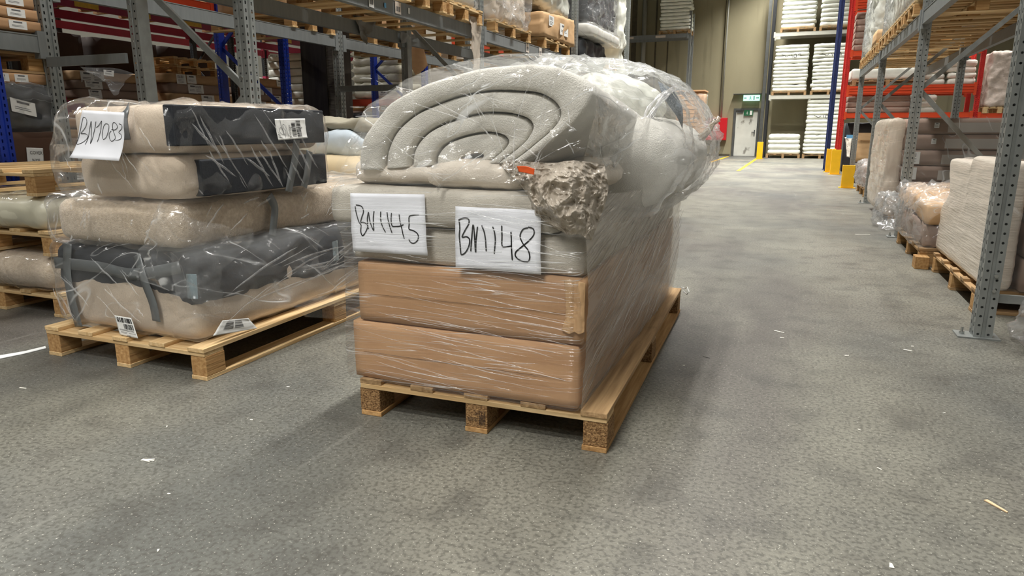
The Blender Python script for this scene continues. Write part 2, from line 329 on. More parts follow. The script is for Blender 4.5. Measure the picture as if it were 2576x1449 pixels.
def pleats(parent,O,U,V,n,ang,spread,l0,l1,w,seed,bend=.04,off=.003,focus=None,m=None,into=None):
    """fine raised folds of the film, tapering at both ends, on the patch O + u*U + v*V; one mesh"""
    O=Vector(O);U=Vector(U);V=Vector(V);lu,lv=U.length,V.length;u_=U/lu;v_=V/lv;N=u_.cross(v_).normalized();r=random.Random(seed);mb=MB()
    for k in range(n):
        a=r.uniform(0,lu);b=r.uniform(0,lv)*1.0;th=r.gauss(ang,spread);L_=r.uniform(l0,l1)*r.choice((.5,1,1));c=r.uniform(-bend,bend)
        if focus: th=math.atan2(focus[1]*lv-b,focus[0]*lu-a)+r.gauss(0,spread)
        ww=w*r.uniform(.35,1.3);P=[];S_=12
        for i in range(S_+1):
            t=i/S_;x=a+math.cos(th)*L_*t-math.sin(th)*c*L_*4*t*(1-t);y=b+math.sin(th)*L_*t+math.cos(th)*c*L_*4*t*(1-t)
            if not(0<=x<=lu and 0<=y<=lv): break
            P.append((x,y))
        if len(P)<4: continue
        G=[];M_=len(P)-1;sx,sy=-math.sin(th),math.cos(th)
        for i,(x,y) in enumerate(P):
            q=ww*(4*(i/M_)*(1-i/M_))**.6+.0002;c0=O+u_*x+v_*y+N*(off+.002*math.sin(i*1.3+k));s=(u_*sx+v_*sy)*q/2
            G.append([c0-s,c0+N*q*.45,c0+s])
        mb.grid(G,0)
    tgt=parent.matrix_basis.translation+into.location if into.parent==parent else into.location
    import bmesh
    bm=bmesh.new(); bm.from_mesh(into.data); k0=len(into.data.materials); into.data.materials.append(m or K['pleat'])
    vs=[bm.verts.new(Vector(v)-tgt) for v in mb.v]
    for f in mb.f:
        q=bm.faces.new([vs[i] for i in f]); q.material_index=k0; q.smooth=True
    bm.to_mesh(into.data); bm.free(); return into
# ============================================================ the hall
def floor_mat():
    m=mat('polished_concrete',(127,125,113),.42,0,.1,1.1,(1,1,1),spec=.42,col2=(106,104,95),det=8); nt=m.node_tree; L=nt.links.new; B=nt.nodes['Principled BSDF']
    base=[l.from_socket for l in nt.links if l.to_socket==B.inputs['Base Color']][0]; tc=[n for n in nt.nodes if n.type=='TEX_COORD'][0]
    def layer(inp,scale,st,rot,rgb,lo,hi,amt,det=6,typ='N'):
        mp=_n(nt,'ShaderNodeMapping'); mp.inputs['Scale'].default_value=st; mp.inputs['Rotation'].default_value=(0,0,rot); L(tc.outputs['Object'],mp.inputs[0])
        if typ=='N': n=_n(nt,'ShaderNodeTexNoise'); n.inputs['Detail'].default_value=det; o=0
        else: n=_n(nt,'ShaderNodeTexVoronoi'); o='Distance'
        n.inputs['Scale'].default_value=scale; L(mp.outputs[0],n.inputs[0])
        r=_n(nt,'ShaderNodeMapRange'); r.inputs[1].default_value=lo; r.inputs[2].default_value=hi; r.inputs[3].default_value=0; r.inputs[4].default_value=amt; L(n.outputs[o],r.inputs[0])
        x=_n(nt,'ShaderNodeMixRGB'); x.inputs[2].default_value=(*lin(rgb),1); L(r.outputs[0],x.inputs[0]); L(inp,x.inputs[1]); return x.outputs[0]
    o=layer(base,.9,(1,.28,1),.9,(80,74,72),.49,.64,.7)
    o=layer(o,1.7,(1,.2,1),-.35,(146,144,130),.55,.72,.5)
    o=layer(o,.45,(1,1,1),.2,(72,76,77),.50,.64,.6)
    o=layer(o,5,(1,1,1),0,(66,64,60),.5,.7,.5,7)
    o=layer(o,70,(1,1,1),0,(60,58,52),.46,.62,.6,4)
    o=layer(o,130,(1,1,1),0,(205,203,190),.65,.72,.6,2)
    o=layer(o,9,(1,.08,1),1.15,(150,150,141),.68,.76,.25,3)
    L(o,B.inputs['Base Color'])
    n=_n(nt,'ShaderNodeTexNoise'); n.inputs['Scale'].default_value=110; n.inputs['Detail'].default_value=3; L(tc.outputs['Object'],n.inputs[0])
    b=_n(nt,'ShaderNodeBump'); b.inputs['Strength'].default_value=.35; b.inputs['Distance'].default_value=.004; L(n.outputs[0],b.inputs['Height']); L(b.outputs[0],B.inputs['Normal'])
    r=_n(nt,'ShaderNodeMapRange'); r.inputs[3].default_value=.34; r.inputs[4].default_value=.62; n2=_n(nt,'ShaderNodeTexNoise'); n2.inputs['Scale'].default_value=2.2; L(tc.outputs['Object'],n2.inputs[0]); L(n2.outputs[0],r.inputs[0]); L(r.outputs[0],B.inputs['Roughness'])
    return m
FLOOR=floor_mat()
WALL=mat('wall_concrete',(156,149,122),.8,0,.1,.5,(1,1,.45),bump=.15,bs=30,col2=(134,127,103),det=7,spec=.2,v2=(1.1,(3,3,.25),(118,112,90),.6,.45))
WALLG=mat('grey_panel',(186,190,192),.6,0,.03,1); CEIL=mat('ceiling_panel',(120,122,120),.8,0,.03,1); WDARK=mat('hall_wall_far',(120,118,108),.8,0,.05,1)
X0,X1,Y0,Y1,HZ=-20,9.0,-7,32.0,8.4
def struct(name,mb,m,**k): return tag(mb.build(name,m,**k),kind='structure')
struct('floor',MB().box(X0,X1,Y0,Y1,-.2,0),FLOOR)
struct('ceiling',MB().box(X0,X1,Y0,Y1,HZ,HZ+.2),CEIL)
struct('wall_left',MB().box(X0-.2,X0,Y0,Y1,0,HZ),WDARK)
struct('wall_right',MB().box(X1,X1+.2,Y0,Y1,0,HZ),WALLG)
struct('wall_front',MB().box(X0,X1,Y0-.2,Y0,0,HZ),WDARK)
mb=MB(); dx0,dx1,dz=-2.60,-1.52,2.02   # wall with the door opening
mb.box(X0,dx0,Y1,Y1+.25,0,HZ).box(dx1,X1,Y1,Y1+.25,0,HZ).box(dx0,dx1,Y1,Y1+.25,dz,HZ)
struct('wall_back',mb,WALL)
JT=mat('joint_dark',(84,78,62),.9,0,.2,6)
for i,(x,wd) in enumerate(((-7.2,.22),(-6.15,.07),(-5.6,.05),(-3.22,.03))):
    struct('trim_%d'%(i+1),MB().box(x,x+wd,Y1-.012,Y1-.001,0,HZ),JT)
struct('baseboard_back',MB().box(-9,dx0-.05,Y1-.03,Y1-.001,0,.09),JT)
d=thing('door_1',None,None,(dx0,Y1,0)); d['kind']='structure'; W_=dx1-dx0
MB().box(0,.09,-.04,.2,0,dz).box(W_-.09,W_,-.04,.2,0,dz).box(.09,W_-.09,-.04,.2,dz-.09,dz).build('door_frame',K['dkframe'],d)
lf=MB().box(.10,W_-.10,.03,.08,.01,dz-.10).build('door_leaf',K['door'],d)
MB().box(W_-.2,W_-.16,-.0,.03,.88,1.12).box(W_-.3,W_-.17,-.03,-.005,1.01,1.04).build('door_handle',K['dkframe'],lf)
MB().box(.14,.38,-.02,.03,dz-.2,dz-.13).build('door_closer',K['dkframe'],lf)
def running_man(mb,x,z,s,y,mi,fl=1):
    q=lambda a,b:(x+fl*a*s,y,z+b*s)
    mb.tube([q(0,.38),q(.01,.38)],.07*s,8,mi)
    for a,b,wd in (((0,.28),(-.05,-.02),.1),((0,.25),(.16,.1),.05),((0,.25),(-.18,.16),.05),((-.05,0),(.12,-.14),.07),((.12,-.14),(.08,-.36),.06),((-.05,0),(-.12,-.2),.07),((-.12,-.2),(-.3,-.24),.06)):
        mb.bar(q(*a),q(*b),wd*s,.012,mi,up=(0,1,0))
mb=MB().box(.42,.80,-.06,-.04,1.72,1.95); running_man(mb,.56,1.83,.2,-.062,1); mb.box(.66,.76,-.064,-.06,1.75,1.92,1)
mb.build('escape_sign',[K['green'],K['white']],d)
# exit lantern hung from a bracket above the door
e=thing('exit_sign','lit green exit lantern with running man hanging above the white door','sign',(-1.9,Y1-.25,2.44))
G=emis('exit_glow',(150,226,200),1.1)
mb=MB().box(-.33,.33,-.03,.03,-.12,.12); mb.build('sign_panel',G,e)
mb=MB(); running_man(mb,-.04,0,.22,-.034,0); mb.box(.08,.12,-.036,-.031,-.08,.08).bar((.18,-.034,0),(.3,-.034,0),.03,.006,0,up=(0,1,0)).bar((-.3,-.034,0),(-.2,-.034,0),.03,.006,0,up=(0,1,0)); mb.build('pictogram',K['green'],e)
MB().box(-.75,.62,-.02,.25,.16,.185).box(-.3,-.27,-.01,.01,.12,.17).box(.27,.3,-.01,.01,.12,.17).build('bracket',K['dkframe'],e)
# fire cabinet
h=thing('fire_cabinet','red fire hose cabinet on the concrete wall left of the white door','cabinet',(-3.25,Y1-.215,.68))
MB().box(-.5,.42,-.08,.2,0,.95).build('cabinet_body',K['redbox'],h,bevel=.01)
MB().box(-.48,.40,-.095,-.081,.02,.93).build('cabinet_door',K['redbox'],h,bevel=.004)
mb=MB().box(-.12,.12,-.1,-.096,.42,.66).box(-.1,.1,-.104,-.1,.44,.64,1)
mb.tube([(-.01,-.106,.54),(-.01,-.107,.54)],.05,10,0); mb.box(-.03,.06,-.108,-.104,.47,.5,0); mb.build('fire_symbol',[K['white'],K['redbox']],h)
for nm,x,r,lb in (('conduit_pipe',-6.62,.10,'thick grey pipe running up the concrete wall behind the far left rack'),('conduit_pipe',-3.10,.035,'thin pale conduit running up the concrete wall above the fire cabinet')):
    tag(MB().tube([(x,Y1-.12,(0 if r>.05 else 1.64)),(x,Y1-.12,HZ-.02)],r,12).build(nm,K['pipe'],smooth=True),lb,'pipe')
tag(MB().box(-1.46,-1.34,Y1-.9,Y1-.8,0,6.8).build('corner_post',K['dkframe']),'dark steel post standing between the white door and the rack of foam','post')
# yellow floor lines
def line(a,b,wd,lb):
    a=Vector(a);b=Vector(b);n=(b-a).normalized().cross(Vector((0,0,1)))*wd/2
    tag(MB().add([a-n+Vector((0,0,.004)),a+n+Vector((0,0,.004)),b+n+Vector((0,0,.004)),b-n+Vector((0,0,.004))],[(0,1,2,3)]).build('floor_line',K['yel']),lb,'floor marking')
line((-1.42,20.2,0),(-1.40,29.6,0),.10,'longer yellow line painted on the floor leading to the single yellow guard')
line((-2.75,25.5,0),(-2.66,31.4,0),.10,'short yellow line on the floor beside the bulging plastic bundle')
# ============================================================ racks
def prof(dr,ax):   # outline of an upright; local x = depth behind the front face
    P=[(0,-.05),(0,-.013),(-.010,-.009),(-.010,.009),(0,.013),(0,.05),(-.034,.05),(-.038,.044),(-.050,.044),(-.054,.05),(-.088,.05),(-.088,.038),(-.088,-.038),(-.088,-.05),(-.054,-.05),(-.050,-.044),(-.038,-.044),(-.034,-.05)]
    return P
def upright_mb(d,z0,z1,axis='x'):
    P=prof(1,0); mb=MB(); n=len(P)
    kinds=[0,2,2,2,0,1,2,2,2,1,2,2,2,1,2,2,2,1]
    def W(p,z):
        a,b=p
        return (d*a,b,z) if axis=='x' else (b,d*a,z)
    for i in range(n):
        a,b=P[i],P[(i+1)%n]; k=kinds[i]
        if k==0: ua,ub=a[1],b[1]
        elif k==1: ua,ub=a[0]+.044,b[0]+.044
        else: ua=ub=0.5
        vs=[W(a,z0),W(b,z0),W(b,z1),W(a,z1)]; uv=[(ua,z0),(ub,z0),(ub,z1),(ua,z1)]
        mb.add(vs,[(0,1,2,3)] if (d>0)==(axis=='x') else [(3,2,1,0)],1 if k==1 else (0 if k==0 else 2),[uv if (d>0)==(axis=='x') else uv[::-1]])
    return mb
def brace(mb,a,b,w=.045,t=.022):
    mb.bar(a,b,t,w,0)
def frame(x,y,dep,label,ms,mr,mc,h=6.0,front=1,zb=None,axis='x',base=True,group=None,red=None):
    """upright frame; x,y = front face of the front post, dep = depth away from the aisle"""
    t=thing('pallet_rack',label,'rack frame',(x,y,0),0,group); d=-front*dep
    U=lambda v:(v,0) if axis=='x' else (0,v)
    upright_mb(front,.006,h,axis).build('upright',[ms,mr,mc],t)
    o=upright_mb(-front,.006,h,axis).build('upright',[ms,mr,mc],t); o.location=(*U(d),0)
    a=-front*.06; b=d+front*.06; P=lambda v,z:((v,0,z) if axis=='x' else (0,v,z))
    zs=zb or [.35,1.45,2.55,3.65,4.75]; flip=False
    mb=MB(); brace(mb,P(a,.22),P(b,.22)); mb.build('brace',mc,t)
    for i in range(len(zs)-1):
        mb=MB(); brace(mb,P(a if flip else b,zs[i]),P(b if flip else a,zs[i+1])); mb.build('brace',mc,t); flip=not flip
    if base:
        for v in (0,d):
            s=1 if v==0 else -1; c=v-front*s*.04; e=.08+.07*s*0
            mb=MB(); 
            if axis=='x': mb.box(c-.115,c+.085,-.07,.07,0,.008); 
            else: mb.box(-.07,.07,c-.1,c+.1,0,.008)
            bx=c-.085 if axis=='x' else 0; by=0 if axis=='x' else c-.085
            mb.tube([(bx,by,.008),(bx,by,.022)],.014,6,1).tube([(bx,by,.02),(bx,by,.045)],.007,6,1)
            mb.build('base_plate',[mc,K['steel']],t)
    for z in ([.27,.35,1.45] if axis=='x' else []):
        for yy in (-.053,):
            MB().tube([(a,-.05,z),(a,-.062,z)],.010,6).build('bolt',K['steel'],t,smooth=False)
    return t
def beam(p0,p1,z,label,m,h=.13,w=.05,stick=(),group=None,name='rack_rail',conn=None,face=None):
    """box beam between two posts, z = underside"""
    p0=Vector((*p0,z)); p1=Vector((*p1,z)); L_=(p1-p0).length; d=(p1-p0).normalized(); ang=math.atan2(d.y,d.x)
    t=thing(name,label,'rack beam',p0,ang,group)
    mb=MB().box(.04,L_-.04,-w/2,w/2,0,h*.30).box(.04,L_-.04,-w/2+.004,w/2-.004,h*.30,h*.34).box(.04,L_-.04,-w/2,w/2,h*.34,h)
    mb=MB().box(.04,L_-.04,-w/2,w/2,0.006,h-.006).box(.04,L_-.04,-w/2-.004,w/2+.004,0,.008).box(.04,L_-.04,-w/2-.004,w/2+.004,h-.008,h)
    mb.build('beam_body',m,t)
    for s in (0,L_-.06): MB().box(s,s+.06,-w/2-.008,w/2+.008,-.04,h+.03).build('end_connector',conn or m,t)
    for (u,v,sw,sh,sm,side) in stick:
        y=(w/2+.006)*side
        mb=MB().box(u,u+sw,min(y,y+.002*side),max(y,y+.002*side),v,v+sh)
        if sm in ('bar','barp'):
            k=7
            for i in range(k): mb.box(u+sw*(.12+.76*i/k),u+sw*(.12+.76*i/k)+sw*(.03+.03*(i%3)),y+.002*side if side>0 else y-.003,y+.003*side if side>0 else y-.002,v+sh*.2,v+sh*.62,1)
            mb.build('beam_label',[K['paper2'] if sm=='bar' else K['pinkish'],K['inkgrey']],t)
        else: mb.build('beam_label',sm,t)
    return t
GS,GR,GC=K['galv_s'],K['galv_r'],K['galv']
YB=[3.85,7.6,11.35,15.1]; NW=['nearest','second','third','farthest']
# left grey rack, front posts at X=-3.45, rear at -4.5, twin posts at -5.4
for i,y in enumerate(YB):
    frame(-3.45,y,1.05,f'{NW[i]} grey perforated rack frame along the left side of the aisle',GS,GR,GC,zb=[.45,1.46,2.35,3.3,4.2] if i else [.55,1.36,2.16,3.0,4.0])
    t=thing('pallet_rack',f'{NW[i]} dark grey slotted rack post joined by a spacer behind the left rack','rack frame',(-5.4,y,0))
    upright_mb(1,.006,6).build('upright',[GS,GR,GC],t); MB().box(-.12,.06,-.07,.07,0,.008).build('base_plate',GC,t)
    MB().box(.02,.86,-.080,-.058,1.575,1.645).build('row_spacer',K['beamg'],t)
BAY=['near','middle','far']
st1=[(1.38,.01,.075,.115,'bar',-1),(1.62,.04,.03,.04,K['bluesticker'],-1),(1.80,.02,.10,.10,'barp',-1),(2.03,.05,.03,.05,K['paper2'],-1)]
st2=[(1.35,.01,.11,.11,'barp',-1),(1.86,.01,.11,.11,'barp',-1),(2.8,.04,.08,.06,K['bluesticker'],-1)]
st3=[(1.6,.01,.14,.11,'barp',-1),(1.68,.035,.05,.06,K['ylabel'],-1),(2.3,.03,.12,.08,K['bluesticker'],-1),(2.6,.02,.2,.09,K['pinkish'],-1)]
YY=[0.1]+YB
for i in range(4):
    nm=['nearest','second','third','farthest'][i]
    beam((-3.475,YY[i]+.05),(-3.475,YY[i+1]-.05),2.11,f'grey front beam in the {nm} bay of the left rack'+(', with barcode stickers' if i else ''),K['beamg'],stick=[] if i==0 else [None,st1,st2,st3][i])
    beam((-4.475,YY[i]+.05),(-4.475,YY[i+1]-.05),2.11,f'grey rear beam in the {nm} bay of the left rack',K['beamg'])
    beam((-5.425,YY[i]+.05),(-5.425,YY[i+1]-.05),2.11 if i else 1.675,f'grey beam in the {nm} bay on the posts behind the left rack',K['beamg'])
# blue rack behind, with orange-red low beams
for i,y in enumerate(YB):
    frame(-6.25,y,1.15,f'{NW[i]} blue rack frame standing behind the left grey rack',K['blue_s'],K['blue_r'],K['blue_r'],zb=[.5,1.35,2.2,3.1,4.0])
for i in (1,2,3):
    for j,xx in enumerate((-6.29,-7.38)):
        beam((xx,YY[i]+.05),(xx,YY[i+1]-.05),(2.62 if i==1 else 2.72),f'orange-red {"front" if j==0 else "rear"} upper beam of the {BAY[i-1]} bay in the blue rack',K['orb'],h=.12)
beam((-8.6,11.55),(-6.9,11.55),1.56,'orange-red low beam carrying pallets of cream bags behind the rack',K['orb'],h=.12,stick=[(.12,.02,.16,.09,'bar',-1)])
for a,b in ((-7.05,13.6),(-6.45,15.6),(-8.7,11.6)):
    t=thing('pallet_rack',{-7.05:'red perforated rack post seen between the cream bags and grey post',-6.45:'red perforated rack post deep behind the leaning tan board',-8.7:'red perforated rack post left of the cream bag stack'}[a],'rack frame',(a,b,0)); upright_mb(1,.006,4).build('upright',[K['red_s'],K['red_r'],K['red_r']],t)
    MB().box(-.12,.06,-.07,.07,0,.008).build('base_plate',GC,t)
# magenta rack in the background
for i,y in enumerate([3.85,7.75,11.5,15.2]):
    t=frame(-10.8,y,1.1,f'{NW[i]} black rack frame of the magenta rack in the left background',K['blk_s'],K['blk_r'],K['blk_s'],base=False,zb=[.4,1.4,2.4,3.4,4.4])
    for z in (1.28,2.95): MB().box(-.09,.012,-.058,.058,z,z+.34).build('painted_sleeve',K['magl'],t)
for i,(a,b) in enumerate(((.1,3.85),(3.85,7.75),(7.75,11.5),(11.5,15.2),(15.2,18.9))):
    nm=['first','second','third','fourth','fifth'][i]
    for j,(x,z) in enumerate(((-10.82,3.0),(-11.9,2.98),(-13.2,3.0))):
        lab=[]
        if j==0:
            lab=[(u,.02,.42,.085,K['ylabel'],-1) for u in ((.35,1.35,2.5) if i!=4 else ())]
        beam((x,a+.05),(x,b-.05),z,f'magenta {["front","rear","deepest"][j]} beam of the {nm} bay in the background rack'+(' with yellow labels' if lab else ''),K['mag'],h=.14,stick=lab)
    beam((-10.82,a+.05),(-10.82,b-.05),1.42,f'low magenta beam of the {nm} bay in the background rack',K['mag'],h=.12)
    if i in (0,1,2): beam((-13.2,a+.05),(-13.2,b-.05),2.45,f'magenta second row beam of the {nm} bay with small yellow tags',K['mag'],h=.14,stick=[(.5,.03,.08,.08,K['ylabel'],-1),(.72,.03,.08,.08,K['ylabel'],-1),(1.0,.03,.5,.09,K['ylabel'],-1)])
for i,y in enumerate([5.8,7.75,9.6,11.5,3.85,15.2,.12,18.85]):
    t=thing('pallet_rack',f'{(NW+["left end","right","extreme left","right end"])[i]} dark post in the deepest magenta rack row','rack frame',(-13.2,y,0)); upright_mb(1,.006,4.4).build('upright',[K['blk_s'],K['blk_r'],K['blk_s']],t); MB().box(-.09,.012,-.058,.058,2.2,2.5).build('painted_sleeve',K['magl'],t)
t=thing('pallet_rack','bright orange-red post seen through the magenta rack at left','rack frame',(-16.2,9.2,0)); upright_mb(1,.006,3.6).build('upright',[K['red_s'],K['red_r'],K['red_r']],t)
# column
c=thing('steel_column','wide dark steel column standing behind the left rack','column',(-6.0,7.95,0))
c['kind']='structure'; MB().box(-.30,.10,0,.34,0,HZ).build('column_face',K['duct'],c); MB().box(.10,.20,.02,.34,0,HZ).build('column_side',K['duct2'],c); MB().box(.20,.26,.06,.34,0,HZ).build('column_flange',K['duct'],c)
# right grey rack
YR=[4.3,8.2,11.95,15.6]
for i,y in enumerate(YR):
    frame(.98 if i==0 else 1.05,y,1.1,f'{NW[i]} grey perforated rack frame along the right side of the aisle',GS,GR,GC,front=-1,zb=[.27,1.30,2.25,3.2,4.1] if i==0 else [.45,1.5,.0+2.45,3.3,4.2])
for i in range(3):
    for j,x in enumerate((1.075,2.13)):
        beam((x,YR[i]+.05),(x,YR[i+1]-.05),2.11,f'grey {"front" if j==0 else "rear"} beam in the {["nearest","middle","farthest"][i]} bay of the right rack',K['beamg'])
# red and blue rack facing the aisle far right
for i,(x,nm) in enumerate(((1.05,'left'),(3.95,'right'))):
    frame(x,20.0,1.1,f'red perforated rack frame at the {nm} end of the orange beams',K['red_s'],K['red_r'],K['red_r'],front=-1,axis='y',h=6.4,zb=[.5,1.6,2.7,3.8,4.9])
    frame(x-.22 if i==0 else x-.9,20.9,1.1,f'navy blue perforated rack frame behind the {nm} red frame',K['dblue_s'],K['dblue_r'],K['dblue_r'],front=-1,axis='y',h=6.4,zb=[.5,1.6,2.7,3.8,4.9])
for z,h,lb in ((1.41,.12,'lowest orange beam of the red rack'),(1.97,.22,'ribbed orange beam of the red rack at shoulder height'),(2.92,.12,'third orange beam of the red rack behind the wrapped goods'),(4.02,.22,'topmost orange beam of the red rack')):
    b=beam((1.08,20.0),(3.9,20.0),z,lb,K['orb'],h=h,w=.06)
    beam((1.08,21.05),(3.9,21.05),z,'rear partner behind the '+lb,K['orb'],h=.12,w=.06)
    if h>.2:
        for k in range(3): MB().box(.06,2.76,-.042,-.034,.03+k*.065,.055+k*.065).build('beam_rib',K['orb'],b)
for x,y,h,lb in ((.90,20.6,.62,'yellow post guard farthest back at the foot of the red rack'),(.98,19.6,.62,'yellow post guard in front of the red rack foot'),(1.0,15.05,.44,'nearest yellow post guard at the end of the right rack'),(-1.29,29.2,.66,'yellow post guard beside the white door')):
    g=thing('post_guard',lb,'post guard',(x,y,0)); MB().box(-.11,.11,-.09,-.075,.01,h).box(-.11,-.095,-.075,.08,.01,h).box(.095,.11,-.075,.08,.01,h).build('guard_plate',K['yel'],g,bevel=.01)
    MB().box(-.15,.15,-.12,.12,0,.01).build('base_plate',K['yel'],g)
# pale rack against the back wall, and the grey one at its left
for i,x in enumerate((-1.22,4.0)):
    frame(x,30.6,.9,['black perforated frame of the rack of white foam, beside the door','black perforated frame at the hidden right end of the foam rack'][i],K['blk_s'],K['blk_r'],K['blk_r'],front=-1,axis='y',h=7.2,base=False)
for z,lb in ((2.33,'lower pale beam carrying stacks of white foam'),(4.72,'upper pale beam carrying stacks of white foam')):
    b=beam((-1.17,30.56),(3.95,30.56),z,lb,K['whb'],h=.14,w=.06)
    b=beam((-1.17,31.5),(3.95,31.5),z,lb.replace('pale beam','rear pale beam'),K['whb'],h=.14,w=.06)
for i,x in enumerate((-7.6,-4.45)):
    frame(x,30.6,.9,['grey frame at the left end of the far rack, half hidden by wrapped goods','grey frame at the right end of the far left rack beside the bare wall'][i],GS,GR,GC,front=-1,axis='y',h=5.9 if i else 7,base=False)
beam((-7.55,30.56),(-4.5,30.56),4.86,'grey beam with pale labels on the far left rack by the wall',K['beamg'],h=.16,stick=[(.35,.03,.42,.09,K['pinkish'],-1),(1.7,.03,.42,.09,K['pinkish'],-1)])
beam((-7.55,31.5),(-4.5,31.5),4.86,'grey rear beam of the far left rack by the wall',K['beamg'],h=.16)
# ============================================================ pallets
def pallet(name,label,cat='pallet',W=.99,L=2.05,loc=(0,0,0),rz=0,wd='pine',blk=None,nb=3,tb=5,tops=None,group=None,H=.152,along='y'):
    """2-way block pallet: bottom boards and top boards run along local y"""
    t=thing(name,label,cat,loc,rz,group); blk=blk or K['block']; wy,wx=K[wd+'_y'],K[wd+'_x']
    ys=[-L/2+ (L-.12)*i/(nb-1) for i in range(nb)]; xs=[-W/2,-.045,W/2-.09]; rnd=random.Random(sum(map(ord,label or name)))
    for x in xs: MB().box(x,x+.09,-L/2,L/2,0,.019).build('bottom_board',wy,t,bevel=.002)
    for y in ys:
        for x in xs:
            j=rnd.uniform(-.004,.004); MB().box(x+j,x+.088+j,y+.003,y+.117,.019,.112).build('pallet_block',blk,t,bevel=.003)
        MB().box(-W/2+.002,W/2-.002,y,y+.115,.112,.131).build('stringer_board',wx,t,bevel=.002)
    for i in range(tb):
        x=-W/2+(W-.095)*i/(tb-1); MB().box(x,x+.095,-L/2-.003+rnd.uniform(-.004,.004),L/2,.131,.151).build('top_board',wy,t,bevel=.002)
    return t
def pallet_simple(name,label,W,L,loc,rz=0,wd='pine',group=None):
    mb=MB()
    for x in (-W/2,-.04,W/2-.09): mb.box(x,x+.09,-L/2,L/2,0,.02)
    for y in (-L/2,-.05,L/2-.1):
        for x in (-W/2,-.04,W/2-.09): mb.box(x,x+.09,y,y+.1,.02,.11)
        mb.box(-W/2,W/2,y,y+.1,.11,.13)
    for i in range(5): x=-W/2+(W-.1)*i/4; mb.box(x,x+.1,-L/2,L/2,.13,.15)
    o=mb.build(name,K[wd+'_y']); o.location=loc; o.rotation_euler=(0,0,rz); return tag(o,label,'pallet',group)
def strokes(lines,P,wd,parent,name='handwriting',m=None,n=10):
    """pen lines in paper coordinates, P(u,v,off) -> point"""
    mb=MB()
    for l in lines:
        pts=curve([(a,b,0) for a,b in l],n*(len(l)-1)) if len(l)>2 else [Vector((*l[0],0)).lerp(Vector((*l[1],0)),k/n) for k in range(n+1)]
        a=[];q=[P(p.x,p.y,.0016) for p in pts]; nn=[P(p.x,p.y,.0036)-P(p.x,p.y,.0016) for p in pts]
        for i,p in enumerate(q):
            d=(q[min(i+1,len(q)-1)]-q[max(i-1,0)]); d=d.normalized() if d.length>0 else Vector((1,0,0))
            s=d.cross(nn[i].normalized())*wd/2*(1.0 if 0<i<len(q)-1 else .6); a.append([p-s,p+s])
        mb.grid(a,0)
    return mb.build(name,m or K['ink'],parent)
def text_on(s,P,u,v,h,parent,name='printed_text',m=None,rot=0,asp=1.0,flip=False):
    cu=bpy.data.curves.new('t','FONT'); cu.body=s; o=bpy.data.objects.new('t',cu); COL.objects.link(o)
    me=bpy.data.meshes.new_from_object(o.evaluated_get(bpy.context.evaluated_depsgraph_get())); bpy.data.objects.remove(o); bpy.data.curves.remove(cu)
    mb=MB(); c,sn=math.cos(rot),math.sin(rot)
    vs=[]
    for x in me.vertices:
        a,b=x.co.x*h,x.co.y*h; vs.append(P(u+(a*c-b*sn)*asp,v-(a*sn+b*c),.0016))
    mb.add(vs,[tuple(p.vertices) for p in me.polygons]); bpy.data.meshes.remove(me)
    return mb.build(name,m or K['ink'],parent)
def paper(name,corners,parent,nu=14,nv=14,m=None,bow=0,curl=0,amp=.002,N=(0,-1,0),seed=1,th=.0004):
    """corners TL,TR,BR,BL; returns object and surface function"""
    TL,TR,BR,BL=[Vector(c) for c in corners]; N=Vector(N).normalized(); sp=Vector((seed*3.3,seed,0))
    def P(u,v,off=0):
        p=TL.lerp(TR,u).lerp(BL.lerp(BR,u),v); k=bow*4*v*(1-v)+curl*(v**4)+amp*fbm(Vector((u*2.2,v*2.2,0))+sp)
        return p+N*(k+off)
    G=[[P(j/nv,i/nu) for j in range(nv+1)] for i in range(nu+1)]
    o=MB().grid(G).build(name,m or K['paper'],parent,smooth=True); s=o.modifiers.new('thick','SOLIDIFY'); s.thickness=th; return o,P
def barcode(P,parent,cells,name='barcode',m=None):
    """cells: (u0,v0,u1,v1,vertical?,n,seed)"""
    mb=MB()
    for u0,v0,u1,v1,vert,n,sd in cells:
        r=random.Random(sd); x=0; 
        ws=[r.choice((1,1,2,3)) for _ in range(2*n)]; tot=sum(ws); 
        for i,wv in enumerate(ws):
            a=x/tot; b=(x+wv)/tot; x+=wv
            if i%2: continue
            if vert: q=[(u0+(u1-u0)*a,v0),(u0+(u1-u0)*b,v0),(u0+(u1-u0)*b,v1),(u0+(u1-u0)*a,v1)]
            else: q=[(u0,v0+(v1-v0)*a),(u1,v0+(v1-v0)*a),(u1,v0+(v1-v0)*b),(u0,v0+(v1-v0)*b)]
            mb.add([P(*k,.0018) for k in q],[(3,2,1,0)])
    return mb.build(name,m or K['ink'],parent)
# ------------------------------------------------------------ centre pallet and its load
PC=pallet('wooden_pallet','long wooden pallet under the taped brown cartons, nearest the aisle',W=.99,L=2.05,loc=(-1.045,3.175,0),rz=math.radians(1.6),wd='oldpine',blk=K['chip'])
for ch in PC.children:   # a fresher front stringer and the reddish board end
    if ch.name.startswith('stringer_board') and ch.data.vertices[0].co.y<-.9: ch.data.materials[0]=K['pine_x']
    if ch.name.startswith('bottom_board'): ch.data.materials[0]=K['block']
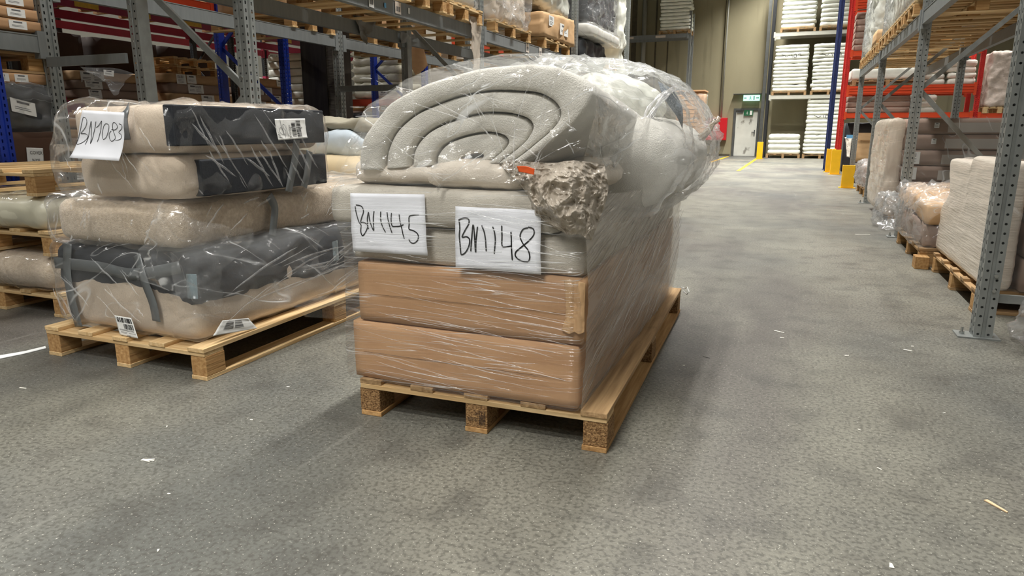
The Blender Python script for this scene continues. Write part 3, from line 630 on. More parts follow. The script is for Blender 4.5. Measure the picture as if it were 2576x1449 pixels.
# burned stamp on the middle block
def PB(u,v,off): return Vector((-.045+.088*u,-1.025-.0012+.0,.112-.093*v))+Vector((0,-off*.3,0))
st=text_on('DK-8058',PB,.60,.56,.20,PC,'burned_stamp',K['stamp'],rot=math.pi,asp=.62)
text_on('HT',PB,.62,.30,.20,PC,'burned_stamp',K['stamp'],rot=math.pi,asp=.62)
mb=MB()
for u0,v0,u1,v1 in ((.66,.27,.68,.83),(.91,.25,.93,.83),(.66,.25,.93,.27),(.66,.81,.93,.83),(.755,.27,.775,.81)): mb.quad(PB(u0,v1,.001),PB(u1,v1,.001),PB(u1,v0,.001),PB(u0,v0,.001))
for k in range(7): mb.quad(PB(.78,.42+k*.055,.001),PB(.90,.37+k*.055,.001),PB(.90,.395+k*.055,.001),PB(.78,.445+k*.055,.001))
for k in range(4): mb.quad(PB(.69,.50+k*.08,.001),PB(.74,.50+k*.08,.001),PB(.74,.455+k*.08,.001),PB(.69,.455+k*.08,.001))
mb.build('burned_stamp',K['stamp'],PC)
def carton_hero(z0,h,x0,x1,y0,y1,label,torn,seed):
    t=thing('cardboard_carton',label,'carton',((x0+x1)/2,(y0+y1)/2,z0)); sx,sy=x1-x0,y1-y0
    softbox((0,0,h/2),(sx,sy,h),.009,44,(0,.003,.002),amp=.003,ns=3,seed=seed).build('carton_body',K['card'],t,smooth=True)
    MB().box(-sx/2+.05,sx/2-.05,-sy/2-.0068,-sy/2-.0060,h*.47,h*.475).build('flap_seam',K['carddark'],t)
    if torn:
        mb=MB(); X=sx/2
        mb.box(X-.062,X-.038,-sy/2-.012,-sy/2-.004,.045,h-.006).box(X-.034,X-.004,-sy/2-.014,-sy/2-.003,.05,h-.012)
        mb=sheet([[(X-.07,-sy/2-.004,h-.004),(X-.045,-sy/2-.014,h),(X-.03,-sy/2-.006,h-.01),(X-.012,-sy/2-.016,h-.004),(X+.004,-sy/2-.004,h-.012)],
                  [(X-.062,-sy/2-.006,h*.5),(X-.045,-sy/2-.012,h*.5),(X-.032,-sy/2-.005,h*.5),(X-.014,-sy/2-.014,h*.5),(X+.003,-sy/2-.004,h*.5)],
                  [(X-.075,-sy/2-.006,.05),(X-.045,-sy/2-.016,.044),(X-.03,-sy/2-.006,.05),(X-.012,-sy/2-.014,.046),(X+.004,-sy/2-.004,.052)]],26,20,amp=.003,ns=30,rd=.004,rs=40)
        mb.build('torn_corner',K['card2'],t,smooth=True,solid=.003)
    return t
carton_hero(.152,.232,-1.542,-.625,2.15,4.03,'lower brown carton of the two, resting on the pallet deck',False,3)
carton_hero(.386,.232,-1.507,-.610,2.15,3.97,'upper brown carton with a crushed right corner, under the grey slabs',True,5)
slB=thing('thin_mattress','lower light grey slab lying on the upper brown carton','mattress',(-1.08,3.09,.620))
softbox((0,0,.068),(.92,1.84,.136),.018,46,(.004,.006,.006),amp=.005,ns=4,rd=.004,rs=9,seed=4).build('slab_body',K['slab'],slB,smooth=True)
slA=thing('thin_mattress','upper light grey slab jutting out over the left edge of the stack','mattress',(-1.16,3.075,.760))
softbox((0,0,.069),(.90,1.86,.138),.022,46,(.006,.008,.008),amp=.006,ns=4,rd=.004,rs=9,seed=9).build('slab_body',K['slab'],slA,smooth=True)
# crumpled sleeve gathered at the right corner, with an orange sticker
Y_=2.105
def AT(l,Y): return [at(a,b,Y+c) for a,b,c in l]
C=[AT([(1245,398,.12),(1310,405,.06),(1380,410,.04),(1450,405,.06),(1520,415,.14)],Y_),
   AT([(1300,455,.03),(1345,450,-.01),(1400,455,-.04),(1460,455,.0),(1530,470,.12)],Y_),
   AT([(1330,500,.02),(1365,500,-.03),(1410,505,-.06),(1460,500,.0),(1520,520,.10)],Y_),
   AT([(1345,540,.03),(1375,545,.0),(1420,550,-.05),(1465,545,-.01),(1505,560,.08)],Y_),
   AT([(1395,575,.04),(1410,580,.01),(1430,590,-.02),(1460,590,-.01),(1485,610,.05)],Y_)]
cs=sheet(C,130,120,amp=.025,ns=9,rd=.034,rs=17,nrm=(.25,-1,.1),seed=3).build('crumpled_sleeve',K['silver'],None,smooth=False,solid=.0015)
cs.parent=slA; cs.location=-slA.location
C=[AT([(1300,418,-.005),(1322,418,-.01),(1345,425,-.01)],Y_-.03),AT([(1305,432,-.005),(1325,436,-.01),(1343,440,-.01)],Y_-.03)]
ok=sheet(C,6,8,amp=.004,ns=20,nrm=(0,-1,0)).build('orange_sticker',K['orange'],None,smooth=True,solid=.001); ok.parent=slA; ok.location=-slA.location; ok['label']='orange sticker'
# flat cushions under the roll
for i,(x,y,z,sx,sy,sz,r,lb) in enumerate(((-1.30,2.72,.925,.42,1.05,.085,.04,'flat cream cushion at the left end under the rolled mattress'),(-1.02,2.66,.930,.40,.95,.09,.04,'flat cream cushion in the middle under the rolled mattress'),(-.80,2.85,.925,.30,1.0,.08,.035,'flat cream cushion at the right under the rolled mattress'))):
    o=softbox((0,0,.0),(sx,sy,sz),r,26,(.02,.02,.02),amp=.02,ns=5,rd=.01,rs=5,seed=20+i).build('seat_cushion',K['pillow'],smooth=True); o.location=(x,y,z+.02); o.rotation_euler=(0,0,.1*(i-1)); tag(o,lb,'cushion')
# rolled mattress: nested folds running back along the load
OUT=[(-1.50,.955),(-1.485,1.03),(-1.43,1.12),(-1.34,1.20),(-1.21,1.255),(-1.04,1.297),(-.87,1.312),(-.73,1.300),(-.645,1.268),(-.612,1.210),(-.65,1.14),(-.74,1.065),(-.84,.995)]
Fc=Vector((-1.06,.985,0))
def layer_poly(s0,s1,n):
    o=curve([(a,b,0) for a,b in OUT],n); A=[Fc+(p-Fc)*s0 for p in o]; B=[Fc+(p-Fc)*s1 for p in o]; return A,B
ml=MB(); nR=26; NP=56
for k,(s0,s1) in enumerate(((1.0,.765),(.755,.535),(.525,.325),(.315,.10))):
    A,B=layer_poly(s0,s1,NP)
    cen=[(a+b)/2 for a,b in zip(A,B)]
    ring=[]; rings=[]
    for r in range(nR+1):
        t=max(0,(r-3))/(nR-3); y=2.175+.012*k+(0,.006,.02,.04)[min(r,3)]+1.50*t; sh=(.62,.86,.97,1.0)[min(r,3)]
        R=[]
        for P_,C_ in list(zip(A,cen))+list(zip(B,cen))[::-1]:
            q=C_+(P_-C_)*sh
            if k: q=q+(C_-q)*.02
            dx,dz=.10*t,-.15*t; sc=1-.18*t
            p=Fc+(q-Fc)*sc; wob=.012*fbm(Vector((q.x*5,q.y*5,y*2.2)))
            R.append(Vector((p.x+dx+wob,y+.015*fbm(Vector((q.x*4,q.y*6,3))),max(p.y+dz*min(1,(p.y-.9)/.25),.93)+wob*.6)))
        rings.append(R)
    n=len(rings[0]); vs=[p for R in rings for p in R]
    fs=[(i*n+j,(i+1)*n+j,(i+1)*n+(j+1)%n,i*n+(j+1)%n) for i in range(nR) for j in range(n)]
    m_=n//2
    for base,fl in ((0,0),(nR*n,1)):
        for j in range(m_-1):
            f=(base+j,base+j+1,base+n-2-j,base+n-1-j); fs.append(f if not fl else f[::-1])
    ml.add(vs,fs)
roll=thing('rolled_mattress','thick off-white mattress folded into a roll on top of the centre pallet','mattress',(-1.06,2.9,.93))
ro=ml.build('mattress_folds',K['foamw'],None,smooth=True); ro.parent=roll; ro.location=-roll.location
# bulky end of the roll and the bag of bedding behind
bd=thing('bedding_bundle','bulging rounded roll end overhanging the right rear of the centre pallet','bundle',(-.72,3.45,.78))
o=softbox((0,0,0),(.52,1.28,.36),.17,44,(.01,.0,.01),amp=.012,ns=4,rd=.012,rs=4,seed=31).build('bundle_body',K['foamw'],bd,smooth=True); o.location=(.02,-.10,.185)
bg=thing('bedding_bag','white bag of bedding with grey netting heaped behind the mattress roll','bag',(-.90,3.60,1.06))
o=softbox((0,0,0),(.46,.64,.25),.12,40,(.02,.02,.02),amp=.03,ns=4,rd=.02,rs=4,seed=37,warp=lambda p:Vector((p.x,p.y,p.z*(1-.55*max(0,p.x/.31)**2)))).build('bag_body',K['whitepack'],bg,smooth=True); o.location=(0,0,.16)
C=[AT([(1655,205,0),(1690,225,0),(1715,262,0)],3.28),AT([(1665,235,-.02),(1698,262,-.02),(1718,290,-.02)],3.25),AT([(1680,262,0),(1702,292,0),(1716,322,0)],3.28)]
nt_=sheet(C,14,10,amp=.01,ns=8).build('grey_netting',K['mesh'],None,smooth=True,solid=.002); nt_.parent=bg; nt_.location=-bg.location; nt_['label']='grey netting patch'
# sheets of paper
def num_paper(name,label,px,Y,N,lines,u0,v0,u1,v1,wd,**k):
    """px: TL TR BR BL pixels; lines given in the close-up's pixels, mapped by u0..v1"""
    c=[at(*p,Y) for p in px]; o,P=paper(name,c,None,N=N,**k); tag(o,label,'paper sheet')
    L=[[((a-u0)/(u1-u0),(b-v0)/(v1-v0)) for a,b in l] for l in lines]; strokes(L,P,wd,o); return o
num_paper('paper_sheet','white sheet marked BN1145 by hand on the left of the centre stack',[(881,486),(1067,489),(1076,643),(888,632)],2.124,(0,-1,0),
 [[(190,370),(205,520),(250,680),(290,740),(285,850),(315,940),(370,890),(430,760),(400,710),(340,680),(285,680),(320,570),(352,470),(320,370),(205,345)],
  [(450,805),(425,740),(430,600),(450,485),(465,560),(480,670),(515,770),(550,825),(545,700),(550,560),(565,455)],
  [(700,460),(695,600),(720,730),(780,860)],[(825,470),(850,640),(905,880)],[(912,480),(905,640),(925,730),(1000,735),(1080,725),(1140,695)],[(1062,505),(1070,620),(1105,780),(1137,968)],
  [(1445,498),(1350,510),(1262,540),(1250,680),(1245,775),(1320,800),(1395,850),(1415,920),(1380,1000),(1310,1045),(1250,1020),(1225,965)]],90,120,1560,1270,.0042,bow=.002,amp=.005,seed=2)
num_paper('paper_sheet','white sheet marked BN1148 by hand on the right of the centre stack',[(1145,519),(1360,529),(1361,691),(1147,672)],2.124,(0,-1,0),
 [[(180,400),(200,560),(190,720),(208,900),(215,1040),(240,1058),(310,1000),(375,870),(385,760),(330,715),(245,725),(300,600),(365,480),(365,395),(290,372),(180,410)],
  [(402,985),(425,760),(450,490),(475,640),(493,990),(505,780),(535,515)],[(612,490),(660,620),(685,780),(695,960)],[(812,500),(850,610),(862,760),(842,995)],[(980,470),(985,640),(985,820),(1040,852),(1165,822)],[(1147,570),(1160,800),(1172,1088)],
  [(1450,485),(1360,520),(1310,640),(1370,770),(1460,880),(1485,1010),(1440,1090),(1310,1075),(1235,1010),(1240,930),(1320,850),(1460,720),(1550,600),(1540,500),(1450,470)]],110,165,1670,1310,.0048,bow=.002,amp=.005,seed=6)
# ------------------------------------------------------------ film wound round the centre load
sf=thing('stretch_film','clear stretch film wound tightly around the brown cartons and grey slabs','plastic film',(-1.083,3.09,.15))
def wsf(p):   # follows the stack: wider at the overhanging slab, pinched above the cartons
    z=p.z+.385
    if p.x<0: p.x-= .045*math.exp(-((z-.68)/.09)**2)+(.012 if z<.24 else 0)
    else:
        k=max(0,min(1,(z-.60)/.1)); p.x-= .055*k
        b=math.exp(-((z-.48)/.09)**2); p.x-=.012*b
    return p
o=softbox((0,0,0),(.945,1.94,.775),.028,92,(0,0,0),amp=.003,ns=3,rd=.005,rs=5,rst=(.5,.5,5),seed=11,warp=wsf)
keep=[f for f in o.f]
fb=o.build('film_wrap',K['f_str'],sf,smooth=True); fb.location=(0,-.002,.385)
# side film, pulled in long diagonals from the roll down to the pallet
C=[[( -.590,2.135,.90),(-.56,2.5,.88),(-.55,3.0,.86),(-.55,3.5,.80),(-.58,4.02,.78)],
   [( -.600,2.125,.74),(-.575,2.5,.74),(-.565,3.0,.73),(-.565,3.5,.70),(-.585,4.03,.66)],
   [( -.590,2.122,.58),(-.578,2.5,.56),(-.572,3.0,.54),(-.572,3.5,.50),(-.585,4.04,.46)],
   [( -.596,2.125,.40),(-.585,2.5,.39),(-.58,3.0,.38),(-.58,3.5,.36),(-.59,4.04,.34)],
   [( -.612,2.13,.160),(-.612,2.5,.160),(-.612,3.0,.16),(-.612,3.5,.16),(-.612,4.04,.16)]]
o=sheet(C,60,110,amp=.004,ns=3,rd=.006,rs=5,rst=(1,.5,3),nrm=(1,0,0),seed=8).build('side_film',K['f_side'],None,smooth=True); o.parent=sf; o.location=-sf.location
# loose tail of film at the far pallet corner
tl=[atz(1714+a,722+b,.14+c) for a,b,c in ((0,0,0),(8,4,.01),(14,0,.03),(20,12,.01),(14,18,-.01),(5,10,-.005))]
q=MB().tube(tl,.003,6).build('film_tail',K['strap'],None,smooth=True); q.parent=sf; q.location=-sf.location
# film over the roll
rf=thing('roll_film','glossy crinkled clear film stretched over the big mattress roll','plastic film',(-1.06,2.9,.90))
rings=[];RO=[(-1.60,.90),(-1.56,1.0),(-1.50,1.09),(-1.44,1.17),(-1.34,1.235),(-1.21,1.285),(-1.04,1.325),(-.87,1.338),(-.70,1.328),(-.615,1.290),(-.585,1.21),(-.60,1.12),(-.63,1.0),(-.66,.90)]
for r in range(41):
    t=r/40; y=2.150+1.62*t; R=[]
    for p in curve([(a,b,0) for a,b in RO],84):
        sc=1-.10*t; q=Fc+(p-Fc)*sc; x=q.x+.13*t; z=q.y-.10*t*min(1,max(0,(q.y-.9)/.25))
        n_=Vector((p.x-Fc.x,0,p.y-Fc.y)).normalized(); d_=.016*(rid(Vector((p.x*3,y*3.4,p.y*3)),3)-.45)+.012*fbm(Vector((x*9,y*7,z*9)))
        R.append(Vector((x,y,z))+n_*d_)
    rings.append(R)
mb=MB().grid(rings,0)
# front skin across the folds
G=[]
for i in range(50):
    s=1-i/49*.97; R=[]
    for p in curve([(a,b,0) for a,b in RO],84):
        q=Fc+(p-Fc)*s; y=2.150-.012*(1-s)+.030*(rid(Vector((q.x*4.5,q.y*4.5,5)),3)-.5)*(1 if i>1 else .3)+.03*math.exp(-((s-.97)/.03)**2)*0
        R.append(Vector((q.x,y,q.y)))
    G.append(R)
mb.grid(G,0)
o=mb.build('film_skin',K['f_roll'],None,smooth=True); o.parent=rf; o.location=-rf.location
# lower skirt of the same film between roll and slab on the left
C=[AT([(905,330,.02),(1000,360,-.0),(1130,372,0),(1250,380,0),(1330,408,.02)],2.13),AT([(870,400,.02),(980,400,-.02),(1130,412,-.02),(1250,425,-.02),(1340,440,.0)],2.12),AT([(842,455,.0),(960,455,-.02),(1130,455,-.03),(1250,458,-.03),(1370,470,-.01)],2.12)]
o=sheet(C,40,90,amp=.012,ns=7,rd=.02,rs=8,rst=(1,1,1.6),seed=14).build('film_skirt',K['f_roll'],None,smooth=True); o.parent=rf; o.location=-rf.location
# film over the rear bundle
bf=thing('bundle_film','milky crinkled film enclosing the rear bulge with a twisted knot at its right','plastic film',(-.80,3.5,.74))
o=softbox((0,0,0),(.80,1.56,.62),.22,76,(.02,.02,.02),amp=.03,ns=4,rd=.045,rs=5,seed=41,warp=lambda p:Vector((p.x-(.10*max(0,p.z/.3)),p.y,p.z*(1-.08*max(0,p.x/.44)**2)))).build('film_skin',K['f_milk'],bf,smooth=True); o.location=(.01,-.17,.325)
tw=[at(1765,345,3.5),at(1785,325,3.45),at(1792,310,3.45),at(1804,300,3.45)]
q=MB()
for k in range(5):
    q.tube([p+Vector((.012*math.cos(k*1.3+i),0,.012*math.sin(k*1.3+i*1.2))) for i,p in enumerate(tw)],[.010,.006,.005,.012],6)
q=q.build('film_knot',K['f_beige'],None,smooth=True); q.parent=bf; q.location=-bf.location
# ------------------------------------------------------------ left pallet and its load
PL=pallet('wooden_pallet','fresh yellow wooden pallet under the beige sofa parts, left of centre',W=1.03,L=2.05,loc=(-2.89,3.205,0),rz=math.radians(.6),wd='pine')
sb=thing('sofa_section','large beige sofa base with black cover band, bagged, lowest on the left pallet','sofa part',(-2.88,3.18,.152))
softbox((0,0,.205),(.90,1.90,.41),.075,50,(.012,.012,.01),amp=.008,ns=3,seed=51).build('base_body',K['beige'],sb,smooth=True)
o=softbox((0,0,0),(.918,1.918,.22),.06,44,(.01,.01,0),amp=.006,ns=6,rd=.006,rs=6,seed=52,warp=lambda p:Vector((p.x,p.y,p.z-(.05*max(0,math.sin((p.y+.95)*1.55)) if (p.x>.3 and p.z<0) else 0)-(.03*(p.x>.2) if p.z<0 else 0)))).build('black_cover',K['black'],sb,smooth=True); o.location=(0,0,.305)
def tape_strip(pts,wd,parent,name='tape_strap',m=None,N=(0,-1,0),off=.003):
    pts=[Vector(p) for p in pts]; P=curve(pts,24); G=[]
    for i,p in enumerate(P):
        d=(P[min(i+1,24)]-P[max(i-1,0)]).normalized(); s=d.cross(Vector(N)).normalized()*wd/2; G.append([p-s+Vector(N)*off,p+Vector(N)*off,p+s+Vector(N)*off])
    o=MB().grid(G).build(name,m or K['greytape'],None,smooth=True,solid=.0008); o.parent=parent; o.location=-parent.location; return o
yf=2.215
tape_strip([at(172,612,yf),at(170,680,yf-.01),at(180,745,yf-.01),at(200,822,yf)],.055,sb)
tape_strip([at(345,640,yf),at(362,700,yf-.02),at(385,760,yf-.02),at(395,808,yf-.01)],.05,sb)
tape_strip([at(138,660,yf),at(250,672,yf-.015),at(340,690,yf-.015),at(455,672,yf)],.055,sb,m=K['greytape'])
tape_strip([at(488,688,2.17),at(492,750,2.16)],.06,sb,'tape_strap',K['cleartape'],off=.015)
tape_strip([atx(838,606,-2.395),atx(842,655,-2.395)],.05,sb,'tape_strap',K['cleartape'],N=(1,0,0),off=.012)
# shipping labels on the base
o,P=paper('shipping_label',[at(287,793,2.195),at(330,800,2.195),at(347,852,2.19),at(302,842,2.19)],None,m=K['paper2'],amp=.002); o.parent=sb; o.location=-sb.location
barcode(P,o,[(.12,.06,.95,.30,True,16,1),(.42,.36,.95,.62,True,14,2)]); 
mb=MB()
for a,b,c_ in ((.1,.66,.9),(.1,.70,.9),(.15,.78,.5),(.6,.80,.95),(.15,.84,.45)): mb.add([P(a,b,.0018),P(c_,b,.0018),P(c_,b+.014,.0018),P(a,b+.014,.0018)],[(3,2,1,0)])
mb.build('fine_print',K['inkgrey'],o); text_on('NSD',P,.45,.985,.11,o,m=K['ink'])
o,P=paper('shipping_label',[atx(560,806,-2.385),atx(625,800,-2.385),atx(648,826,-2.375),atx(535,845,-2.375)],None,m=K['paper2'],N=(1,0,0),amp=.004); o.parent=sb; o.location=-sb.location
barcode(P,o,[(.18,.10,.42,.72,False,12,4),(.46,.10,.70,.72,False,12,5)])
# middle cushion
mc=thing('sofa_cushion','long beige sofa cushion in a clear bag, midway up the left pallet load','sofa part',(-2.86,3.2,.585))
softbox((0,0,.10),(.80,1.98,.205),.06,50,(.01,.015,.02),amp=.008,ns=4,seed=61).build('cushion_body',K['plush'],mc,smooth=True)
tape_strip([atx(672,492,-2.43),atx(686,520,-2.43),atx(684,560,-2.43),atx(680,592,-2.43)],.05,mc,N=(1,0,0),off=.012)
# top bundle of two cushions
tc_=thing('sofa_cushion','pair of beige and black sofa cushions bagged together with sheet BN1083 on top','sofa part',(-2.72,2.72,.80))
softbox((-.01,-.04,.10),(.62,.95,.19),.055,46,(.01,.01,.015),amp=.008,ns=4,seed=71).build('cushion_body',K['beige'],tc_,smooth=True)
softbox((0,-.04,.305),(.60,.98,.20),.05,46,(.01,.01,.015),amp=.006,ns=4,seed=72).build('cushion_body',K['beige'],tc_,smooth=True)
# black panels on the right faces
MB().box(.27,.325,-.54,.46,.235,.405).build('black_panel',K['black'],tc_,bevel=.006)
MB().box(.27,.325,-.42,.46,.015,.175).build('black_panel',K['black'],tc_,bevel=.006)
tape_strip([at(322,270,2.235),at(316,278,2.195),at(312,302,2.183),at(320,352,2.183)],.05,tc_,N=(0,-1,.2),off=.004)
tape_strip([atx(742,350,-2.395),atx(738,400,-2.39),atx(728,450,-2.39),atx(722,482,-2.395)],.05,tc_,N=(1,0,0),off=.010)
tape_strip([atx(775,380,-2.395),atx(768,440,-2.39),atx(760,470,-2.395)],.05,tc_,N=(1,0,0),off=.010)
o,P=paper('shipping_label',[atx(691,299,-2.375),atx(767,298,-2.375),atx(772,347,-2.37),atx(698,353,-2.37)],None,m=K['paper2'],N=(1,0,0),curl=.006); o.parent=tc_; o.location=-tc_.location
barcode(P,o,[(.50,.20,.63,.90,False,15,7),(.66,.09,.81,.90,False,15,8)])
text_on('DK HSH CH5063X',P,.455,.93,.078,o,m=K['ink'],rot=math.pi/2,asp=1.0)
strokes([[(.15,.02),(.17,.3),(.22,.6),(.20,.75),(.12,.68),(.10,.52),(.15,.42),(.2,.55),(.24,.8)],[(.25,.9),(.30,.6),(.24,.45),(.22,.3),(.27,.28),(.33,.5),(.36,.85)],[(.03,.62),(.07,.7),(.03,.74),(.09,.8),(.05,.86),(.13,.88)],[(.45,.45),(.60,.42),(.80,.42),(.84,.48),(.60,.52),(.45,.50)]],P,.0022,o,m=K['inkgrey'])
num_paper('paper_sheet','curling white sheet marked BN1083 by hand on the topmost left bundle',[(207,277),(312,283),(314,404),(190,396)],2.128,(0,-1,0),
 [[(405,320),(390,500),(365,760),(350,960),(430,950),(500,880),(540,800),(530,740),(480,705),(400,705),(460,600),(505,490),(500,400),(460,330),(400,310)],
  [(540,965),(555,760),(575,560),(595,400),(605,560),(620,800),(632,935),(655,760),(680,560),(700,400)],[(708,548),(780,470),(832,380),(810,560),(785,740),(765,885)],
  [(930,432),(880,500),(850,620),(850,740),(880,815),(930,780),(975,680),(995,560),(985,460),(930,432)],[(1050,570),(1130,570),(1180,500),(1150,420),(1100,400),(1070,460),(1080,570),(1120,700),(1125,790),(1060,850),(1015,790),(1010,680),(1050,600)],
  [(1215,420),(1275,450),(1270,530),(1200,625),(1250,680),(1250,770),(1200,810),(1135,818)]],340,150,1310,1300,.0024,bow=.0,curl=.03,amp=.006,seed=9)
# bags
bag=lambda c,s,seed,m,r=.07,rd=.035,n=64,st=(1,1,1),warp=None,amp=.015: softbox(c,s,r,n,(0,0,0),amp=amp,ns=3,rd=rd,rs=4.2,rst=st,seed=seed,warp=warp)
o=bag((0,0,0),(.74,1.05,.44),81,None,warp=lambda p:Vector((p.x-(.07*math.exp(-((p.z+.05)/.12)**2) if p.x<0 else 0),p.y,p.z))).build('plastic_bag',K['f_bag'],tc_,smooth=True); o.location=(-.035,-.03,.205)
o=bag((0,0,0),(.86,2.04,.235),82,None,r=.06,rd=.025).build('plastic_bag',K['f_bag'],mc,smooth=True); o.location=(-.01,0,.105)
o=bag((0,0,0),(.945,1.96,.44),83,None,r=.07,rd=.022).build('plastic_bag',K['f_bagd'],sb,smooth=True); o.location=(0,0,.225)
# loose hanging bag on the right flank
C=[[(-2.41,2.10,.60),(-2.36,2.45,.62),(-2.33,2.85,.62),(-2.31,3.25,.60),(-2.28,3.62,.56)],
   [(-2.40,2.09,.48),(-2.34,2.45,.50),(-2.29,2.85,.47),(-2.25,3.25,.46),(-2.21,3.62,.42)],
   [(-2.39,2.08,.38),(-2.33,2.45,.37),(-2.27,2.85,.33),(-2.21,3.25,.30),(-2.16,3.62,.26)],
   [(-2.40,2.11,.31),(-2.34,2.45,.27),(-2.26,2.85,.20),(-2.19,3.22,.14),(-2.14,3.50,.12)]]
o=sheet(C,44,80,amp=.02,ns=4,rd=.04,rs=4,rst=(1,.6,1),nrm=(1,0,0),seed=15).build('loose_bag_flap',K['f_bagd'],None,smooth=True); o.parent=sb; o.location=-sb.location
C=[[(-2.36,2.78,.22),(-2.30,3.05,.22),(-2.24,3.3,.24),(-2.17,3.62,.30)],[(-2.34,2.80,.17),(-2.26,3.05,.13),(-2.20,3.3,.13),(-2.14,3.62,.14)],[(-2.34,2.86,.13),(-2.25,3.05,.08),(-2.18,3.3,.05),(-2.12,3.62,.06)]]
o=sheet(C,26,44,amp=.012,ns=6,rd=.02,rs=6,nrm=(1,0,0),seed=17).build('loose_bag_flap',K['f_bagd'],None,smooth=True); o.parent=sb; o.location=-sb.location
# crumpled bag gathered on the corner between base and cushion
C=[AT([(395,520,0),(440,530,-.03),(520,560,-.02),(640,575,.12)],2.13),AT([(380,570,0),(440,580,-.05),(520,600,-.03),(640,610,.12)],2.13),AT([(360,640,0),(430,650,-.05),(480,670,-.04),(560,690,.05)],2.13),AT([(330,690,.03),(430,730,-.03),(490,760,-.02),(560,770,.05)],2.13)]
o=sheet(C,60,60,amp=.02,ns=8,rd=.05,rs=7,seed=19).build('gathered_film',K['f_bagd'],None,smooth=True); o.parent=sb; o.location=-sb.location

# pleats of the films
def kid(t,n,k=0): return [c for c in t.children if c.name.split('.')[0]==n][k]
FW,SF,RF=kid(sf,'film_wrap'),kid(sf,'side_film'),kid(rf,'film_skin')
pleats(sf,(-1.53,2.113,.17),(.90,0,0),(0,0,.45),70,-.07,.035,.08,.6,.0036,1,off=.001,into=FW)
pleats(sf,(-1.50,2.113,.60),(.90,0,0),(0,0,.30),22,-.10,.08,.08,.45,.003,2,off=.001,into=FW)
pleats(sf,(-.598,2.16,.18),(.012,1.80,.0),(.03,0,.50),80,.44,.10,.15,.8,.0036,3,off=.002,into=SF)
pleats(rf,(-1.48,2.118,.93),(.86,0,0),(0,0,.34),34,.5,.35,.06,.28,.004,4,off=.002,focus=(.75,.15),into=RF)
pleats(rf,(-1.48,2.118,.91),(.86,0,0),(0,0,.40),26,-.5,.4,.03,.12,.004,5,off=.003,into=RF)
B=lambda t,k=0: kid(t,'plastic_bag',k)
pleats(tc_,(-2.372,2.22,.82),(0,.86,0),(0,0,.40),30,-.95,.13,.16,.46,.011,6,off=.006,bend=.02,into=B(tc_))
pleats(tc_,(-3.05,2.155,.82),(.62,0,0),(0,0,.36),14,-1.2,.3,.06,.26,.008,7,off=.006,into=B(tc_))
pleats(mc,(-3.24,2.172,.60),(.76,0,0),(0,0,.18),18,-1.9,.2,.05,.2,.010,8,off=.004,into=B(mc))
pleats(mc,(-2.424,2.22,.60),(0,1.7,0),(0,0,.18),20,.6,.4,.06,.3,.009,9,off=.006,into=B(mc))
pleats(sb,(-2.375,2.22,.22),(.06,1.3,0),(0,0,.34),26,.12,.16,.2,.8,.010,10,off=.02,into=B(sb))
pleats(sb,(-3.30,2.178,.20),(.80,0,0),(0,0,.34),16,-.8,.2,.08,.45,.008,11,off=.006,into=B(sb))

# gathered rope of film running over the right shoulder of the roll
path=[at(1700,222,3.3),at(1668,240,3.12),at(1640,280,2.98),at(1600,330,2.85),at(1560,380,2.72),at(1535,425,2.55)]
q=MB(); rr=random.Random(5)
for k in range(9):
    P=[p+Vector((rr.uniform(-.018,.018),rr.uniform(-.02,.01),rr.uniform(-.018,.018))) for p in path]; q.tube(curve(P,30),[.0022+.003*abs(math.sin(i*.9+k)) for i in range(31)],5)
q=q.build('film_rope',K['pleat'],None,smooth=True); q.parent=rf; q.location=-rf.location
# ============================================================ generic goods
def goods(name,label,cat,c,s,m,r=.03,n=16,amp=.006,ns=4,rd=0,rs=6,rst=(1,1,1),seed=0,bulge=(0,0,0),group=None,warp=None,part='body',rz=0,smooth=True):
    """c = centre of the underside"""
    t=thing(name,label,cat,c,rz,group)
    softbox((0,0,s[2]/2),s,r,n,bulge,amp,ns,rd,rs,rst,seed,warp).build(part,m,t,smooth=smooth); return t
def shell(t,s,m,z=0,r=.05,n=40,amp=.01,rd=.03,rs=5,rst=(1,1,1),seed=1,name='film_wrap',off=(0,0),warp=None):
    o=softbox((0,0,0),s,r,n,(0,0,0),amp,3,rd,rs,rst,seed,warp).build(name,m,t,smooth=True); o.location=(off[0],off[1],z+s[2]/2); return o
def lab(t,TL,TR,BR,BL,N,kind=0,seed=1,m=None,name='label_sticker'):
    """small printed sticker, corners local to thing"""
    P=lambda u,v,o=0: Vector(TL).lerp(Vector(TR),u).lerp(Vector(BL).lerp(Vector(BR),u),v)+Vector(N)*(.001+o)
    mb=MB(); mb.quad(P(0,1),P(1,1),P(1,0),P(0,0))
    r=random.Random(seed)
    if kind in (0,2):
        for i in range(6): a=.15+i*.11; mb.quad(P(a,.42,.001),P(a+.03+.03*r.random(),.42,.001),P(a+.03+.03*r.random(),.12,.001),P(a,.12,.001),1)
    if kind==1: mb.quad(P(.25,.28,.001),P(.75,.28,.001),P(.75,.12,.001),P(.25,.12,.001),1)
    for i in range(3 if kind!=1 else 2): b=.55+i*.13; mb.quad(P(.15,b+.04,.001),P(.55+.3*r.random(),b+.04,.001),P(.8,b,.001),P(.15,b,.001),1)
    return mb.build(name,[m or K['paper2'],K['inkgrey']],t)
EP=pallet('wooden_pallet','tmp',W=.8,L=1.2,wd='pine'); LP=pallet('wooden_pallet','tmp',W=1.2,L=1.1,wd='pine')
for q in (EP,LP):
    if q: q.name='wooden_pallet'
used=set()
def put(proto,x,y,z,label,rz=math.pi/2,group=None):
    if id(proto) in used: c=copy_tree(proto)
    else: used.add(id(proto)); c=proto
    if 'group' in c: del c['group']
    c.location=(x,y,z); c.rotation_euler=(0,0,rz); relabel(c,label,group); return c
ZB=2.24
